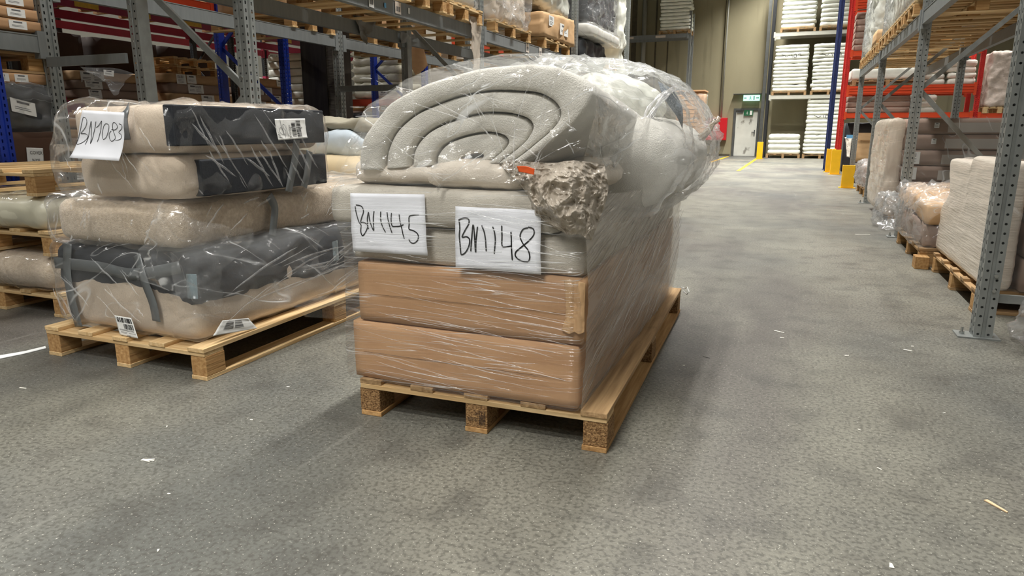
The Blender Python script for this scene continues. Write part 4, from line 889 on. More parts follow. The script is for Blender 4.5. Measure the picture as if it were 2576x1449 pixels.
# left rack, upper level
NB=['nearest','second','third','fourth']
for i,y in enumerate((4.40,5.28,6.16,7.02)):
    put(EP,-3.96,y,ZB,f'{NB[i]} pallet on the near bay of the left rack, its underside showing')
    t=goods('wrapped_bundle',f'wrapped pale bundle on the {NB[i]} pallet of the near left bay','bundle',(-3.96,y,ZB+.152),(1.08,.76,.75),K['slab'] if i!=1 else K['greysheet'],.06,20,.03,rd=.02,seed=i+3)
    shell(t,(1.14,.80,.80),K['f_bagd'],-.01,n=26,seed=i)
    if i==3: put(EP,-5.97,y+.05,ZB,f'{NB[i]} pallet on the near bay behind the left rack, seen from below')
    if i==3: goods('cardboard_carton',f'brown carton on the {NB[i]} pallet behind the near left bay','carton',(-5.97,y+.05,ZB+.152),(1.0,.74,.6),K['card'],.01,8,seed=i)
put(LP,-3.96,8.50,ZB,'honey coloured pallet under crinkled film, left end of the middle bay'); 
t=goods('wrapped_bundle','beige bundle under heavily crinkled clear film on the middle bay of the left rack','bundle',(-3.96,8.45,ZB+.152),(1.05,1.05,.95),K['beige'],.10,26,.03,rd=.04,seed=13); shell(t,(1.14,1.20,1.0),K['f_milk'],-.01,n=50,rd=.09,rs=4,seed=14)
put(LP,-3.96,10.25,ZB,'honey coloured pallet under a battered carton, right end of the middle bay')
t=goods('cardboard_carton','battered tan carton on the middle bay of the left rack','carton',(-3.90,10.25,ZB+.152),(1.02,1.5,.36),K['card2'],.02,26,.02,rd=.02,rs=3,seed=15,warp=lambda p:Vector((p.x,p.y,p.z+.06*p.y*(p.z>0))))
lab(t,(.515,-.5,.30),(.515,-.28,.30),(.515,-.28,.16),(.515,-.5,.16),(1,0,0)); lab(t,(.515,.0,.26),(.515,.4,.26),(.515,.4,.10),(.515,.0,.10),(1,0,0),1)
t=goods('wrapped_cushion','fat white plastic-wrapped cushion leaning on the battered carton','cushion',(-3.95,10.15,ZB+.54),(1.05,1.45,.50),K['whitepack'],.17,30,.03,rd=.05,seed=16,warp=lambda p:Vector((p.x,p.y,p.z-.18*p.y))); shell(t,(1.10,1.52,.56),K['f_bag'],-.02,r=.2,n=34,seed=17,warp=lambda p:Vector((p.x,p.y,p.z-.18*p.y)))
lab(t,(.55,.05,.40),(.55,.22,.40),(.55,.22,.20),(.55,.05,.20),(1,0,0))
put(LP,-5.97,9.0,ZB,'pallet behind the middle bay of the left rack, left one'); put(LP,-5.97,10.3,ZB,'pallet behind the middle bay of the left rack, right one')
goods('cardboard_carton','wide carton on the left pallet behind the middle bay','carton',(-5.97,9.0,ZB+.152),(1.0,1.1,.7),K['card'],.01,8); goods('wrapped_bundle','pale bundle on the right pallet behind the middle bay','bundle',(-5.97,10.3,ZB+.152),(1.0,1.1,.7),K['slab'],.05,12,.02)
# far bay
put(LP,-3.96,13.9,ZB,'orange brown pallet under dark wrapped goods on the far bay of the left rack')
t=goods('thin_mattress','white mattress slab lying across dark wrapped goods on the far bay','mattress',(-3.9,12.75,2.66),(1.15,2.1,.20),K['foamw'],.07,26,.012,seed=21); shell(t,(1.2,2.16,.23),K['f_bag'],-.01,n=30,rd=.02,seed=22)
goods('wrapped_bundle','dark wrapped stock under the white slab on the far bay','bundle',(-3.96,12.5,ZB+.02),(1.0,1.5,.37),K['darkwrap'],.08,20,.03,rd=.05,seed=23)
t=goods('wrapped_bundle','tall dark grey stock under glossy film on top of the white slab','bundle',(-3.95,12.75,2.87),(1.05,1.9,1.2),K['darkwrap'],.08,26,.03,rd=.05,seed=24); shell(t,(1.15,1.98,1.22),K['f_milk'],-.01,n=40,rd=.06,rst=(1,1,2),seed=25)
t=goods('wrapped_bundle','tall white plastic drape hanging at the far end of the left rack','bundle',(-3.72,14.45,ZB-.1),(.6,.40,1.75),K['whitepack'],.12,40,.04,rd=.12,rs=3,rst=(1.5,1.5,.5),seed=26)
put(LP,-5.97,12.6,ZB,'pallet behind the far bay of the left rack')
# bits hanging from the beams
def hang(name,label,cat,C,m,seed,nu=30,nv=20,amp=.02,rd=.03,rst=(1,1,1),nrm=(1,0,0),sol=.002):
    return tag(sheet(C,nu,nv,amp=amp,ns=6,rd=rd,rs=8,rst=rst,nrm=nrm,seed=seed).build(name,m,None,smooth=True,solid=sol),label,cat)
AX=lambda l,X: [atx(a,b,X) for a,b in l]
hang('torn_plastic','torn grey plastic sheet hanging over the rear beam of the near left bay','plastic sheet',[AX([(888,38),(915,42),(945,48)],-4.43),AX([(900,70),(915,72),(935,78)],-4.42),AX([(908,88),(920,92),(932,84)],-4.42),AX([(914,104),(919,112),(922,104)],-4.42)],K['greysheet'],1)
hang('film_strand','long twisted strand of film hanging from the second front post of the left rack','plastic film',[AX([(1178,38),(1195,42),(1208,45)],-3.40),AX([(1186,90),(1196,92),(1208,90)],-3.40),AX([(1190,160),(1198,160),(1207,160)],-3.40),AX([(1188,245),(1197,245),(1206,245)],-3.40)],K['f_beige'],2,50,12,.01,.03,(1,3,.4))
hang('leaning_board','tan cardboard sheet leaning between the posts behind the centre roll','board',[AX([(1008,110),(1030,100),(1052,92)],-4.95),AX([(1020,140),(1042,130),(1066,125)],-4.95),AX([(1045,188),(1060,180),(1076,165)],-4.95)],K['card'],3,12,10,.004,.004,sol=.006)
hang('film_scrap','pale film scrap draped on the beam end by the third post of the left rack','plastic film',[AX([(1005,80),(1030,85),(1052,90)],-4.42),AX([(1010,110),(1030,104),(1050,95)],-4.42)],K['greysheet'],4,8,10)
# goods on the floor behind the left pallet
pallet('wooden_pallet','pallet under the tan sheeted heap between the two main loads',W=1.25,L=1.5,loc=(-3.62,5.05,0))
goods('sheeted_heap','heap under a smooth tan sheet between the two main loads','heap',(-3.62,5.05,.152),(1.30,1.55,.74),K['tan'],.10,26,.015,bulge=(0,0,.03),seed=33)
t=goods('plastic_sack','bluish white plastic sack on top of the tan sheeted heap','sack',(-3.62,4.95,.90),(1.05,.9,.19),K['bluewhite'],.09,30,.02,rd=.02,seed=34)
goods('canvas_cover','grey-green crumpled canvas on top of the bluish white sack','cover',(-3.66,4.98,1.09),(1.15,.85,.10),K['olive'],.05,34,.03,ns=3,rd=.05,rs=4,seed=35)
# ------------------------------------------------------------ stacks at the left edge
pallet('wooden_pallet','lowest pallet of the pile at the left edge, in shadow under the plush roll',W=1.15,L=.95,loc=(-4.56,3.15,.0),rz=math.pi/2*0)
t=goods('plush_roll','beige plush roll in clear plastic between two pallets at the left edge','roll',(-4.58,3.12,.155),(1.16,.96,.215),K['plush'],.105,40,.01,seed=41,bulge=(0,.02,.0)); shell(t,(1.20,1.0,.222),K['f_bag'],-.002,r=.10,n=40,rd=.02,seed=42)
pallet('wooden_pallet','middle pallet of the pile at the left edge, between plush roll and white pack',W=1.15,L=.95,loc=(-4.56,3.14,.375))
t=goods('foam_pack','milky white foam pack on the middle pallet at the left edge','pack',(-4.58,3.12,.528),(1.18,.94,.19),K['creambag'],.085,40,.012,seed=43,bulge=(0,.02,.0)); shell(t,(1.20,.98,.2),K['f_bag'],-.003,r=.08,n=40,rd=.02,seed=44)
pallet('wooden_pallet','topmost fresh pallet of the pile at the left edge',W=1.15,L=.9,loc=(-4.60,3.10,.728))
tag(MB().grid([[atz(-60,915,.003),atz(0,902,.003),atz(60,890,.003),atz(116,876,.003)],[atz(-60,905,.003),atz(0,894,.003),atz(60,884,.003),atz(114,871,.003)]]).build('plastic_strap',K['strap'],solid=.002),'flat white plastic strap lying on the floor at the left edge','strap')
# dim stack under the beam at far left
X_=-5.46
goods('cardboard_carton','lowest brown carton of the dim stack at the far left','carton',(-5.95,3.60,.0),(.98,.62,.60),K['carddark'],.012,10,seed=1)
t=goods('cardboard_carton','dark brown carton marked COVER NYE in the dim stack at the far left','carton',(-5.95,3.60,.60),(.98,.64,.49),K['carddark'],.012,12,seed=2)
o,P=paper('paper_sheet',[atx(66,371,X_+.012),atx(108,373,X_+.012),atx(112,418,X_+.012),atx(70,416,X_+.012)],None,m=K['paper2'],N=(1,0,0)); tag(o,'small sheet reading COVER NYE taped on the dark brown carton','paper sheet')
text_on('COVER',P,.18,.36,.26,o,'handwriting',asp=.9); text_on('NYE',P,.28,.80,.28,o,'handwriting',asp=.9)
t=goods('wrapped_bundle','dark stock under glossy film on the dark brown carton at far left','bundle',(-5.95,3.58,1.09),(.98,.62,.34),K['darkwrap'],.06,26,.02,rd=.04,seed=3); shell(t,(1.04,.70,.38),K['f_milk'],-.005,n=50,rd=.06,seed=4)
lab(t,(.53,-.10,.25),(.53,.08,.21),(.53,.08,.11),(.53,-.10,.15),(1,0,0),1)
def lcarton(name,label,x,y,z,sx,sy,sz,seed,m=None,labs=((-.30,.22),(.02,.20))):
    t=goods(name,label,'carton',(x,y,z),(sx,sy,sz),m or K['card'],.006,6,.002,seed=seed)
    for k,(a,w_) in enumerate(labs): lab(t,(sx/2+.002,a,sz*.88),(sx/2+.002,a+w_,sz*.88),(sx/2+.002,a+w_,sz*.12),(sx/2+.002,a,sz*.12),(1,0,0),k%2,seed+k)
    return t
lcarton('cardboard_carton','flat carton with two labels under the pallet of the dim far left stack',-5.93,3.50,1.445,.95,.60,.075,5,labs=((-.1,.12),(.06,.10)))
pallet('wooden_pallet','dusty pallet near the top of the dim far left stack',W=.95,L=.60,loc=(-5.93,3.50,1.522),wd='oldpine',nb=2)
beamc=[('lowest labelled brown carton on the grey beam at far left',1.822),('middle labelled brown carton on the grey beam at far left',1.905),('topmost labelled brown carton on the grey beam at far left',1.988)]
for k,(lb,z) in enumerate(beamc): lcarton('cardboard_carton',lb,-5.9,3.28,z,.98,1.02-.03*k,.078,7+k,labs=((.10,.10),(.27,.13)))
t=thing('pallet_rack','blue perforated post at the extreme left edge beside the dim stack','rack frame',(*atx(14,340,-5.30).xy,0)); upright_mb(1,.006,1.62).build('upright',[K['blue_s'],K['blue_r'],K['blue_r']],t); MB().box(-.1,.1,-.07,.07,0,.008).build('base_plate',K['blue_r'],t)
goods('wrapped_bundle','crumpled cream film bundle in front of the COVER NYE carton','bundle',(-4.95,3.95,.0),(.42,.34,.80),K['f_beige'],.10,34,.04,rd=.10,rs=4,seed=9,warp=lambda p:Vector((p.x*(1-.5*max(0,p.z)/.4),p.y,p.z-.10*(p.x<0)*abs(p.x)/.2)))
# ------------------------------------------------------------ background cartons in the magenta rack
def flatpile(x,y0,y1,z0,n,th,where,seed,mats=None,labels=True,depth=1.0):
    r=random.Random(seed); z=z0
    for i in range(n):
        h=th*r.uniform(.75,1.2); L_=(y1-y0)*r.uniform(.88,1.0); jy=r.uniform(-.06,.06); m=(mats or [K['card'],K['card2'],K['cardgrey']])[r.randrange(3)]
        t=thing('flat_carton',f'flat carton, {ordw(i,n)} in {where}','carton',(x-depth/2+r.uniform(-.05,.05),(y0+y1)/2+jy,z)); softbox((0,0,h/2),(depth,L_,h),.012,8,(0,0,-.006),.01,3,seed=i+seed).build('carton_body',m,t,smooth=True)
        if labels:
            for k in range(r.choice((1,2,2))):
                a=r.uniform(-L_/2+.05,L_/2-.28); hh=h*r.uniform(.75,1.2); lab(t,(depth/2+.004,a,h*.95),(depth/2+.004,a+.22,h*.95),(depth/2+.012,a+.22,h*.95-hh),(depth/2+.012,a,h*.95-hh),(1,0,0),k,seed+i)
        z+=h
    return z
pz=flatpile(-10.75,9.75,11.30,.15,13,.155,'the pile left of the blue post',3)
for k,(dy,dz_) in enumerate(((0,0),(-.06,.152))): pallet('wooden_pallet',['lower','upper'][k]+' of two empty pallets on the pile left of the blue post',W=1.0,L=1.0,loc=(-11.25,10.5+dy,pz+dz_),rz=math.pi/2,nb=3)
pz2=flatpile(-10.75,11.75,13.1,.15,13,.155,'the pile right of the blue post',5)
pz=flatpile(-10.75,13.5,15.0,.15,9,.165,'the pile past the nearest bright post',6)
for k in range(7): goods('foam_pack',f'bright white foam pack, {ordw(k,7)} past the nearest bright post','pack',(-11.2,14.25,pz+k*.17),(1.0,1.45,.17),K['whitepack'],.05,12,.01,seed=k)
o,P=paper('paper_sheet',[atx(678,134,-10.66),atx(702,136,-10.66),atx(702,144,-10.66),atx(678,143,-10.66)],None,m=K['whitepack'],N=(1,0,0),amp=0); tag(o,'handwritten MDI-8 note on the bright white foam pack','note'); text_on('MDI-8',P,.02,.85,.42,o,'handwriting',asp=.75)
flatpile(-10.75,8.0,9.5,.15,13,.15,'the pile under the drooping film',8)
flatpile(-10.75,16.0,17.6,.15,12,.15,'the pile at the magenta rack end',9)
for a,b in ((10.5,1.55),(12.42,1.35),(14.25,1.5),(8.75,1.5),(16.8,1.6)): pallet_simple('wooden_pallet',f'hidden pallet under the background pile {["left of the blue post","right of the blue post","seen past the nearest bright post","under the drooping film","at the right end"][[10.5,12.42,14.25,8.75,16.8].index(a)]}',b,.95,(-11.25,a,0),math.pi/2,'oldpine')
# upper shelf of the magenta rack: thin pallets and packs
for i,(y,w_) in enumerate(((6.0,1.2),(8.6,1.1),(9.9,1.1),(12.4,1.1),(13.7,1.1),(16.4,1.2))):
    pallet_simple('wooden_pallet',f'{["first","second","third","fourth","fifth","sixth"][i]} pallet from the left on top of the magenta rack',w_,1.15,(-11.35,y,3.14),math.pi/2,'oldpine')
    goods('cardboard_carton',f'{["first","second","third","fourth","fifth","sixth"][i]} carton load from the left on top of the magenta rack','carton',(-11.35,y,3.29),(1.1,w_,.8),K['card'],.01,6,seed=i)
for i,y in enumerate((5.4,6.9,8.5,10.1,11.6)): 
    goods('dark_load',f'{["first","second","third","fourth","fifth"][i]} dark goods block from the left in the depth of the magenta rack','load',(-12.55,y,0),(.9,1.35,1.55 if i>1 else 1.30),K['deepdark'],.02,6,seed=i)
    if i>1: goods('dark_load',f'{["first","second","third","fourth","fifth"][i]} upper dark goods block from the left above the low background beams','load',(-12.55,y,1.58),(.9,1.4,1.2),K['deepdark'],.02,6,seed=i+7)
for k,(y,z) in enumerate(((7.2,1.75),(8.9,1.72),(10.5,1.75),(12.5,2.1),(14.6,2.3))):
    goods('foam_pack',f'{["first","second","third","fourth","fifth"][k]} bright white pack from the left, far behind the magenta rack','pack',(-15.6,y*1.18+.3,0),(1.2,1.6,z+.35),K['whitepack'],.10,18,.02,seed=k+20)
# drooping film with a label inside the left rack
C=[AX([(196,168),(240,170),(290,172),(335,185)],-7.6),AX([(240,190),(265,195),(290,195),(322,195)],-7.6),AX([(270,215),(280,225),(300,222),(312,205)],-7.6),AX([(282,236),(288,240),(294,237),(300,225)],-7.6)]
t=thing('film_bag','smoky plastic bag drooping between the posts at left, with a white label','plastic bag',tuple(C[0][0])); o=sheet(C,30,40,amp=.03,ns=4,rd=.06,rs=4,nrm=(1,0,0),seed=4).build('bag_film',K['f_milk'],None,smooth=True); o.parent=t; o.location=-t.location
pq=[atx(260,175,-7.5),atx(287,178,-7.5),atx(286,193,-7.5),atx(261,189,-7.5)]; lab(t,*[tuple(p-t.location) for p in pq],(1,0,0),1)
# ------------------------------------------------------------ blue rack: cream bags, cartons
z=1.69
for k in range(9):
    t=thing('cream_bag',f'cream plastic bag, {ordw(k,9)} in the stack behind the blue post','bag',(-7.48,12.05,z)); softbox((0,0,.075),(1.05,.9,.155),.05,20,(0,0,.01),.012,5,rd=.02,rs=5,seed=k).build('bag_body',K['creambag'],t,smooth=True)
    mb=MB(); mb.add([(-.50,-.40,.03),(-.50,-.40,.13),(-.64,-.36,.08),(-.50,.0,.03),(-.50,.0,.13)],[(0,1,2),(1,4,2),(4,3,2),(3,0,2)]); mb.build('bag_corner',K['creambag'],t,smooth=False)
    if k%2==0: lab(t,(.05,-.46,.13),(.25,-.46,.13),(.25,-.46,.05),(.05,-.46,.05),(0,-1,0),1)
    z+=.152
for k,x in enumerate((-7.6,-7.0)): goods('cream_bag',f'tall cream foam bag standing {["left","right"][k]} of the bag stack behind the blue posts','bag',(x-.75 if k==0 else -6.55,12.9,1.69),(.8,.5,1.5),K['creambag'] if k==0 else K['pillow'],.12,20,.03,rd=.03,seed=k+5)
pallet('wooden_pallet','pallet under the stack of cream bags on the orange-red beam',W=2.5,L=1.2,loc=(-7.45,12.35,1.54),nb=2)
for k,(x,z,sx,sz,lb) in enumerate(((-8.0,.62,.6,.29,'left brown carton with a label in the top row below the orange-red beam'),(-7.3,.62,.6,.29,'right brown carton in the top row below the orange-red beam'),(-8.0,.33,.6,.29,'left brown carton in the middle row below the orange-red beam'),(-7.3,.33,.6,.29,'right brown carton in the middle row below the orange-red beam'),(-8.0,.04,.6,.29,'left brown carton in the bottom row below the orange-red beam'),(-7.3,.04,.6,.29,'right brown carton in the bottom row below the orange-red beam'))):
    t=goods('cardboard_carton',lb,'carton',(x,11.9,z+.30),(.68,.6,.285),K['card'],.01,8,.004,seed=k)
    if k==0: lab(t,(-.28,-.305,.24),(-.06,-.305,.24),(-.06,-.305,.12),(-.28,-.305,.12),(0,-1,0))
goods('cardboard_carton','wide low carton at the base of the brown rows below the orange-red beam','carton',(-7.65,11.9,0),(1.4,.6,.335),K['card'],.01,8)
goods('wrapped_bundle','dark film bundle on top of the brown cartons below the orange-red beam','bundle',(-7.75,11.9,1.21),(1.1,.5,.22),K['darkwrap'],.08,20,.02,rd=.04,seed=6)
t=goods('cardboard_carton','small white carton on top of the brown rows left of the centre film','carton',(-7.05,11.72,1.21),(.42,.2,.12),K['cardpale'],.006,6)
# near blue bay: unlit cartons between the blue and grey racks
flatpile(-6.45,12.2,14.6,0,9,.15,'the low far pile of the blue rack',14,depth=1.0)
flatpile(-6.5,4.3,5.6,0,7,.14,'the low pile behind the nearest posts',21)
# ------------------------------------------------------------ right rack: floor level
pallet('wooden_pallet','pallet under the tall cream wrapped load behind the nearest right post',W=1.42,L=1.05,loc=(1.62,5.58,0),rz=math.pi/2,wd='oldpine')
t=thing('wrapped_load','tall cream film-wrapped load behind the nearest right post','wrapped load',(1.62,5.55,.152))
softbox((0,0,0),(.16,1.46,.74),.04,60,(0,0,0),.006,2,.006,4,(.6,.4,5),5,lambda p:Vector((p.x+.02,p.y+(.0 if p.z>.05 else .10*min(1,(.05-p.z)/.08)*(p.y>0))-(0 if not(-.02<p.z<.2) else 0)-(.13*math.exp(-((p.z-.14)/.10)**2)*(p.y>0)*min(1,p.y/.5)),p.z+(.04 if p.y<0 and p.z>0 else 0)))).build('cream_film',K['beige'],t,smooth=True).location=(-.44,.03,.37)
for o in t.children:
    if o.name.startswith('cream_film'): o.data.materials[0]=mat('dense_cream_film',(216,206,192),.28,0,.05,3,(1,1,6),bump=.4,bs=9,bst=(1,.5,9),spec=.6)
for k,(z,h,sx) in enumerate(((0,.20,.86),(.205,.17,.86),(.46,.24,.80))):
    softbox((.12,-.06,z+h/2),(sx,1.3,h),.012,12,(0,0,0),.004,3,seed=k).build('carton_layer',K['cardgrey'] if k!=2 else K['card'],t,smooth=True)
shell(t,(.98,1.46,.74),K['f_bag'],0,r=.05,n=54,rd=.03,rs=5,seed=6,off=(.03,-.03))
pallet('wooden_pallet','pallet under the low film-wrapped load along the right rack',W=1.35,L=1.0,loc=(1.52,7.12,0),rz=math.pi/2,wd='oldpine')
t=thing('wrapped_load','low load of tan sheets in loose crinkled film along the right rack','wrapped load',(1.52,7.15,.152))
softbox((0,0,.10),(.95,1.30,.20),.03,26,(0,0,0),.02,3,rd=.03,seed=1).build('lower_sheets',K['cardgrey'],t,smooth=True); softbox((0,0,.30),(.96,1.36,.18),.03,26,(0,0,0),.02,3,seed=2,warp=lambda p:Vector((p.x,p.y,p.z+.04*p.y))).build('upper_sheets',K['card2'],t,smooth=True)
shell(t,(1.06,1.48,.44),K['f_milk'],-.0,r=.07,n=56,rd=.11,rs=4,seed=3)
tag(MB().box(-.05,.05,-.07,.07,0,.1).build('wood_block',K['block'],loc=(1.03,6.38,0),bevel=.003),'single wooden block on the floor between two right hand pallets','block')
# long printed cartons
pallet('wooden_pallet','pallet under the long printed brown cartons, back of the right rack',W=1.5,L=1.2,loc=(1.72,10.2,0),rz=math.pi/2,wd='oldpine')
for k in range(6):
    z=.152+k*.181; t=thing('long_carton',f'long printed brown carton, {ordw(k,6)} of the stack at right','carton',(1.75,10.1,z)); j=(-.03,.02,0,.015,.03,.04)[k]
    softbox((j,0,.09),(1.18,1.4,.178),.008,12,amp=.002,seed=k).build('carton_body',K['cardgrey'],t,smooth=True)
    MB().box(-.18+j,.585+j,-.706,-.700,.02,.13).build('printed_panel',K['cardpale'],t)
    if k in (2,3): lab(t,(-.56+j,-.703,.16),(-.40+j,-.703,.16),(-.40+j,-.703,.02),(-.56+j,-.703,.02),(0,-1,0),0)
    if k in (0,1,4,5): lab(t,(-.32+j,-.703,.13),(-.27+j,-.703,.13),(-.27+j,-.703,.07),(-.32+j,-.703,.07),(0,-1,0),1)
t=goods('film_drape','cloudy crumpled film bulging from the aisle side of the long printed cartons','plastic film',(1.10,10.3,.10),(.16,1.9,1.14),K['f_beige'],.07,44,.02,rd=.025,rs=4,seed=7)
t=thing('film_wrap','clear film stretched over the printed ends of the long brown cartons','plastic film',(1.75,10.1,.15)); o=sheet([[(-.62,-.73,1.10),(0,-.73,1.10),(.62,-.73,1.10)],[(-.62,-.74,.55),(0,-.735,.55),(.62,-.74,.55)],[(-.62,-.73,.02),(0,-.73,.02),(.62,-.73,.02)]],40,40,amp=.008,rd=.012,seed=8).build('film_skin',K['f_bag'],t,smooth=True)
goods('film_wad','wad of glossy film spilling over the pallet edge below the cloudy film','plastic film',(1.10,9.0,.02),(.26,.7,.34),K['f_milk'],.10,40,.05,rd=.14,rs=5,seed=9)
pallet('wooden_pallet','small pallet far along the right rack under the pinkish film load',W=1.4,L=1.0,loc=(1.62,13.7,0),rz=math.pi/2,wd='oldpine')
t=goods('wrapped_load','pinkish film-wrapped load far along the right rack','wrapped load',(1.62,13.7,.152),(.95,1.4,.36),K['cardgrey'],.05,20,.03,rd=.03,seed=4); shell(t,(1.08,1.55,.42),K['f_milk'],0,r=.08,n=40,rd=.10,seed=5)
t=goods('cardboard_carton','open tan carton at the far end of the right rack','carton',(1.75,16.8,.45),(1.1,.8,.52),K['card2'],.006,8); MB().box(-.55,-.3,-.43,-.41,.45,.60).build('carton_flap',K['card2'],t)
t=goods('cardboard_carton','plain carton under the open tan carton at the far end of the right rack','carton',(1.78,16.85,0),(1.1,.8,.45),K['carddark'],.006,8)
tag(hang('torn_tape','torn strips of white and blue tape hanging from the open tan carton','tape',[AX([(2126,346),(2135,344),(2143,348)],1.08),AX([(2128,370),(2134,368),(2140,372)],1.08),AX([(2130,395),(2133,395),(2137,397)],1.08)],K['pillow'],6,14,6,.01,.02),'torn strips of white tape hanging from the open tan carton','tape')
tag(MB().box(-.06,.06,-.03,.03,0,.07).build('blue_tag',K['bluesticker'],loc=tuple(at(2137,348,16.37))),'small light blue tag on the corner of the open tan carton','tag')
# clump at the right edge
t=goods('wrapped_load','film-wrapped brown goods at the extreme right edge beside the nearest post','wrapped load',(1.62,4.15,0),(.66,.34,.60),K['cardgrey'],.06,26,.02,seed=11); shell(t,(.84,.44,.68),K['f_milk'],0,r=.10,n=50,rd=.10,seed=12,warp=lambda p:Vector((p.x-(.05 if p.z<-.25 else 0),p.y,p.z)))
# ------------------------------------------------------------ right rack: upper level
YU=(4.85,); 
for i,y in enumerate(YU): put(EP,1.60,y,ZB,f'{NB[i]} pallet over the nearest bay of the right rack, seen from below'); goods('wrapped_bundle',f'pale wrapped bundle on the {NB[i]} pallet over the nearest right bay','bundle',(1.6,y,ZB+.152),(1.1,.78,.6),K['slab'],.06,14,.02,seed=i)
for i,y in enumerate((8.85,9.75,10.65,11.45)):
    put(EP,1.60,y,ZB,f'{NB[i]} pallet over the middle bay of the right rack, seen from below')

t=goods('thin_mattress','big pale wrapped slab with a black scribble on top of the right rack','mattress',(1.68,9.30,ZB+.165),(1.34,1.9,.42),K['slab'],.04,30,.008,seed=61); shell(t,(1.38,1.94,.44),K['f_bag'],-.01,n=40,rd=.02,seed=62)
strokes([[(0,.2),(.05,.0),(.0,-.12),(-.05,-.25)],[(.1,-.3),(.13,0),(.12,.3)],[(.24,-.2),(.12,.0),(.28,.28)],[(.33,-.2),(.38,.25),(.48,-.22)],[(.60,-.15),(.53,.0),(.55,.18),(.66,.2)]],lambda u,v,o=0:Vector((.10+u*.75,-.955-o,.26-v*.24)),.012,t)
t=goods('wrapped_load','white film-wrapped load with a label over the middle right bay','wrapped load',(1.60,10.95,ZB+.152),(1.1,.9,.75),K['whitepack'],.10,26,.03,rd=.05,seed=63); shell(t,(1.18,1.1,.8),K['f_milk'],-.01,n=40,rd=.07,seed=64); lab(t,(-.60,-.2,.55),(-.60,-.45,.55),(-.60,-.45,.32),(-.60,-.2,.32),(-1,0,0))
for i,y in enumerate((12.6,13.7,14.8)): put(EP,1.60,y,ZB,f'{NB[i]} pallet over the farthest bay of the right rack')
t=goods('cardboard_carton','tan carton wedged over the farthest right bay','carton',(1.50,12.6,ZB+.152),(1.0,.7,.20),K['card2'],.008,8)
t=goods('wrapped_load','tall narrow white film-wrapped load over the farthest right bay','wrapped load',(1.50,14.1,ZB+.152),(.9,1.3,1.25),K['whitepack'],.16,30,.04,rd=.06,seed=65); shell(t,(1.0,1.42,1.3),K['f_milk'],-.01,r=.2,n=44,rd=.09,seed=66)
lab(t,(-.52,-.1,1.0),(-.52,-.5,1.0),(-.52,-.5,.8),(-.52,-.1,.8),(-1,0,0),1)
# ------------------------------------------------------------ red rack goods
def foamstack(x,y,z,n,w_,d_,h,where,seed,mk=None):
    r=random.Random(seed); zz=z
    proto=None
    for i in range(n):
        hh=h*r.uniform(.9,1.1); t=MB(); softbox((0,0,0),(w_*r.uniform(.95,1.02),d_,hh*1.03),hh*.42,12,(0,0,.004),.02,3,.02,3,(1,1,.5),seed*9+i,mb=t)
        o=t.build('folded_foam',K['foam'],None,smooth=True); o.location=(x+r.uniform(-.02,.02),y,zz+hh/2); tag(o,f'white foam slab, {ordw(i,n)} of {where}','foam slab',f'foam slabs of {where}'); zz+=hh
    if mk:
        q=strokes([[(a/8+.02*(k%2),.1+.8*((k*7)%5)/5) for k,a in enumerate((0,1,2,3))],[(.5,.1),(.55,.9)],[(.62,.2),(.72,.1),(.75,.8),(.64,.9),(.62,.2)],[(.82,.2),(.95,.1),(.97,.8)]],lambda u,v,o=0:Vector((x-w_*.28+u*w_*.55,y-d_/2-.02-o,z+(zz-z)*mk-v*.13)),.018,None,'scribbled_mark'); tag(q,f'black scribbled number on {where}','mark')
WB=31.0
for x,z0,n,h,where,W_,mk in ((-.46,.15,4,.20,'the short floor stack by the door',1.22,None),(.92,.15,14,.155,'the tall floor stack',1.26,.72),
    (-.44,2.62,13,.138,'the left stack on the lower shelf',1.30,.80),(1.0,2.62,13,.136,'the right stack on the lower shelf',1.30,.80),
    (-.30,5.01,9,.17,'the left stack on the upper shelf',1.30,None),(1.12,5.01,9,.17,'the right stack on the upper shelf',1.30,None),(-5.08,5.17,10,.14,'the lone stack on the far left rack',1.28,None)):
    foamstack(x,WB,z0,n,W_,.85,h,where,int(x*10)+int(z0)+40,mk)
    pallet_simple('wooden_pallet','pallet under '+where,1.30,.95,(x,WB,z0-.15),0,'oldpine')
for k in range(3):
    goods('long_carton',f'long carton, {ordw(k,3)} on the lowest orange beam','carton',(1.85,20.6,1.53+k*.14),(1.4,1.0,.137),K['cardgrey'],.008,6,seed=k)
goods('wrapped_mattress','white wrapped slab on a pallet above the ribbed orange beam','mattress',(2.0,20.6,2.34),(1.7,1.0,.28),K['whitepack'],.06,20,.02,rd=.02,seed=3); pallet_simple('wooden_pallet','pallet on the ribbed orange beam under the white wrapped slab',1.6,1.0,(2.0,20.6,2.19),0,'oldpine')
for k,(x,z,n) in enumerate(((2.85,1.53,3),(2.95,2.19,4),(3.6,2.19,4))): foamstack(x,20.7,z,n,.62,.9,.14,f'the {["low","middle","right"][k]} foam stack on the red rack',60+k)
for k in range(6): goods('long_carton',f'grey-brown carton, {ordw(k,6)} of the upper column on the red rack','carton',(1.55,20.6,3.04+k*.155),(.8,1.0,.152),K['cardgrey'],.008,6,seed=k)
t=goods('wrapped_load','pinkish bumpy wrapped column on a pallet at the right end of the red rack','wrapped load',(4.42,20.4,1.65),(.62,.9,1.25),K['cardgrey'],.08,30,.03,rd=.07,rs=5,seed=8); t.children[0].data.materials[0]=mat('pinkish_wrap',(196,180,168),.6,0,.1,20,bump=.5,bs=30)
pallet_simple('wooden_pallet','pallet under the pinkish bumpy column',.66,.9,(4.42,20.4,1.50),0); beam((4.0,20.0),(5.3,20.0),1.38,'short orange beam under the pinkish bumpy column',K['orb'],h=.12,w=.06); beam((4.0,21.05),(5.3,21.05),1.38,'short rear orange beam under the pinkish bumpy column',K['orb'],h=.12,w=.06)
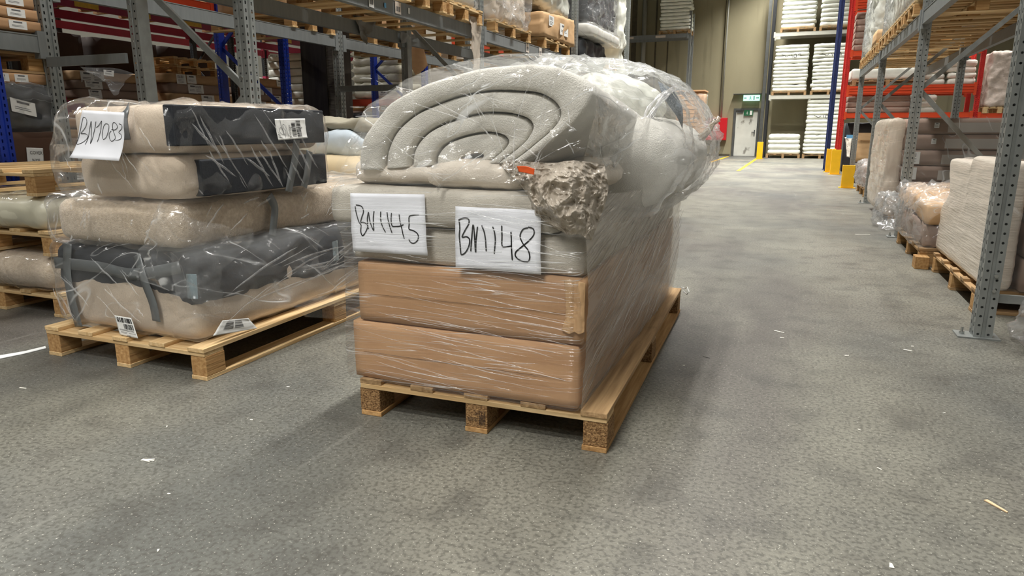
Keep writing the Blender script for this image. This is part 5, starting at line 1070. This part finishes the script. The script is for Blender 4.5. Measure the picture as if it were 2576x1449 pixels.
goods('dark_load','dark goods on the floor under the lowest orange beam','load',(2.4,21.4,0),(2.4,.8,1.3),K['darkwrap'],.03,10,.02)
# brown carton stack far behind the centre load
t=goods('cardboard_carton','tall stack of brown boards beside the far rack, seen right of the bundle','carton',(-3.72,27.0,0),(.98,.9,2.48),K['card'],.01,10,.002); 
for k in range(14): MB().box(-.495,.32,-.456,-.452,.3+k*.155,.312+k*.155).build('board_edge',K['carddark'],t)
MB().box(-.52,.52,-.5,.5,2.48,2.53).build('board_lid',K['card'],t); shell(t,(.26,.96,2.3),K['f_milk'],.1,r=.03,n=30,rd=.03,seed=3,off=(.40,0))
# ------------------------------------------------------------ litter on the floor
def chip(px,py,l,w_,rz,m,label,th=.0015,wedge=.5,name='wood_chip',cat='litter'):
    p=atz(px,py); mb=MB(); a,b=w_/2,w_/2*wedge
    mb.add([(-l/2,-a,0),(l/2,-b,0),(l/2,b,0),(-l/2,a,0),(-l/2,-a,th),(l/2,-b,th),(l/2,b,th*1.5),(-l/2,a,th)],[(3,2,1,0),(4,5,6,7),(0,1,5,4),(1,2,6,5),(2,3,7,6),(3,0,4,7)])
    o=mb.build(name,m); o.location=(p.x,p.y,.001); o.rotation_euler=(0,0,rz); return tag(o,label,cat)
chip(2506,1275,.072,.013,-.95,K['chipw'],'long wooden splinter on the floor at the lower right',.003,.25)
t=thing('paper_scrap','frayed white paper scrap on the floor in front of the left pallet','litter',tuple(atz(357,1157)))
for k,(l,w_,rz) in enumerate(((.05,.008,.35),(.042,.006,.1),(.045,.006,.55),(.02,.012,.3))):
    MB().add([(0,-w_/2,0),(l,-w_*.1,.002),(l,w_*.1,.003),(0,w_/2,0),(0,-w_/2,.002),(l,-w_*.1,.004),(l,w_*.1,.005),(0,w_/2,.002)],[(3,2,1,0),(4,5,6,7),(0,1,5,4),(1,2,6,5),(2,3,7,6),(3,0,4,7)]).build('paper_strip',K['scrap'],t).rotation_euler=(0,0,rz-.2)
LIT=[(58,977,.035,.006,.15,'thin white splinter on the floor at the left edge'),(2242,1424,.02,.012,1.6,'small pale chip at the bottom edge right of centre'),(1960,835,.06,.010,-.5,'pale curl of wood on the aisle floor right of the centre pallet'),(1778,899,.035,.008,-.4,'short grey splinter beside the centre pallet'),(1967,850,.02,.01,0,'small dark crumb by the pale curl on the aisle'),(2170,590,.15,.02,.2,'white strip on the aisle floor near the far right posts'),(2284,882,.04,.009,-.3,'pale splinter in front of the nearest right post'),(2130,895,.02,.010,.3,'tiny pale chip in the middle of the right aisle'),(420,1074,.015,.005,-.8,'tiny white sliver left of the centre pallet'),(725,974,.014,.008,.3,'tiny white crumb between the two main pallets'),(398,1386,.012,.006,-.9,'tiny pale sliver at the bottom left'),(633,1057,.012,.005,.1,'tiny pale sliver midway in front of the pallets'),(2212,1180,.018,.004,-.8,'thin pale sliver on the right side floor'),(2162,1082,.014,.003,-.7,'very thin pale sliver right of the pallet corner'),(877,1002,.02,.003,.3,'hair-thin splinter beside the front left pallet block'),(2295,872,.012,.008,0,'pale crumb beside the splinter near the right post'),(1720,920,.01,.006,.4,'pale crumb beside the long pallet board'),(2375,1040,.012,.005,.6,'pale sliver low in the right aisle'),(425,1243,.01,.005,.3,'tiny pale crumb in the left foreground')]
for a in LIT: chip(*a[:5],K['scrap'] if 'white' in a[5] or 'pale' in a[5] else K['greysheet'],a[5])
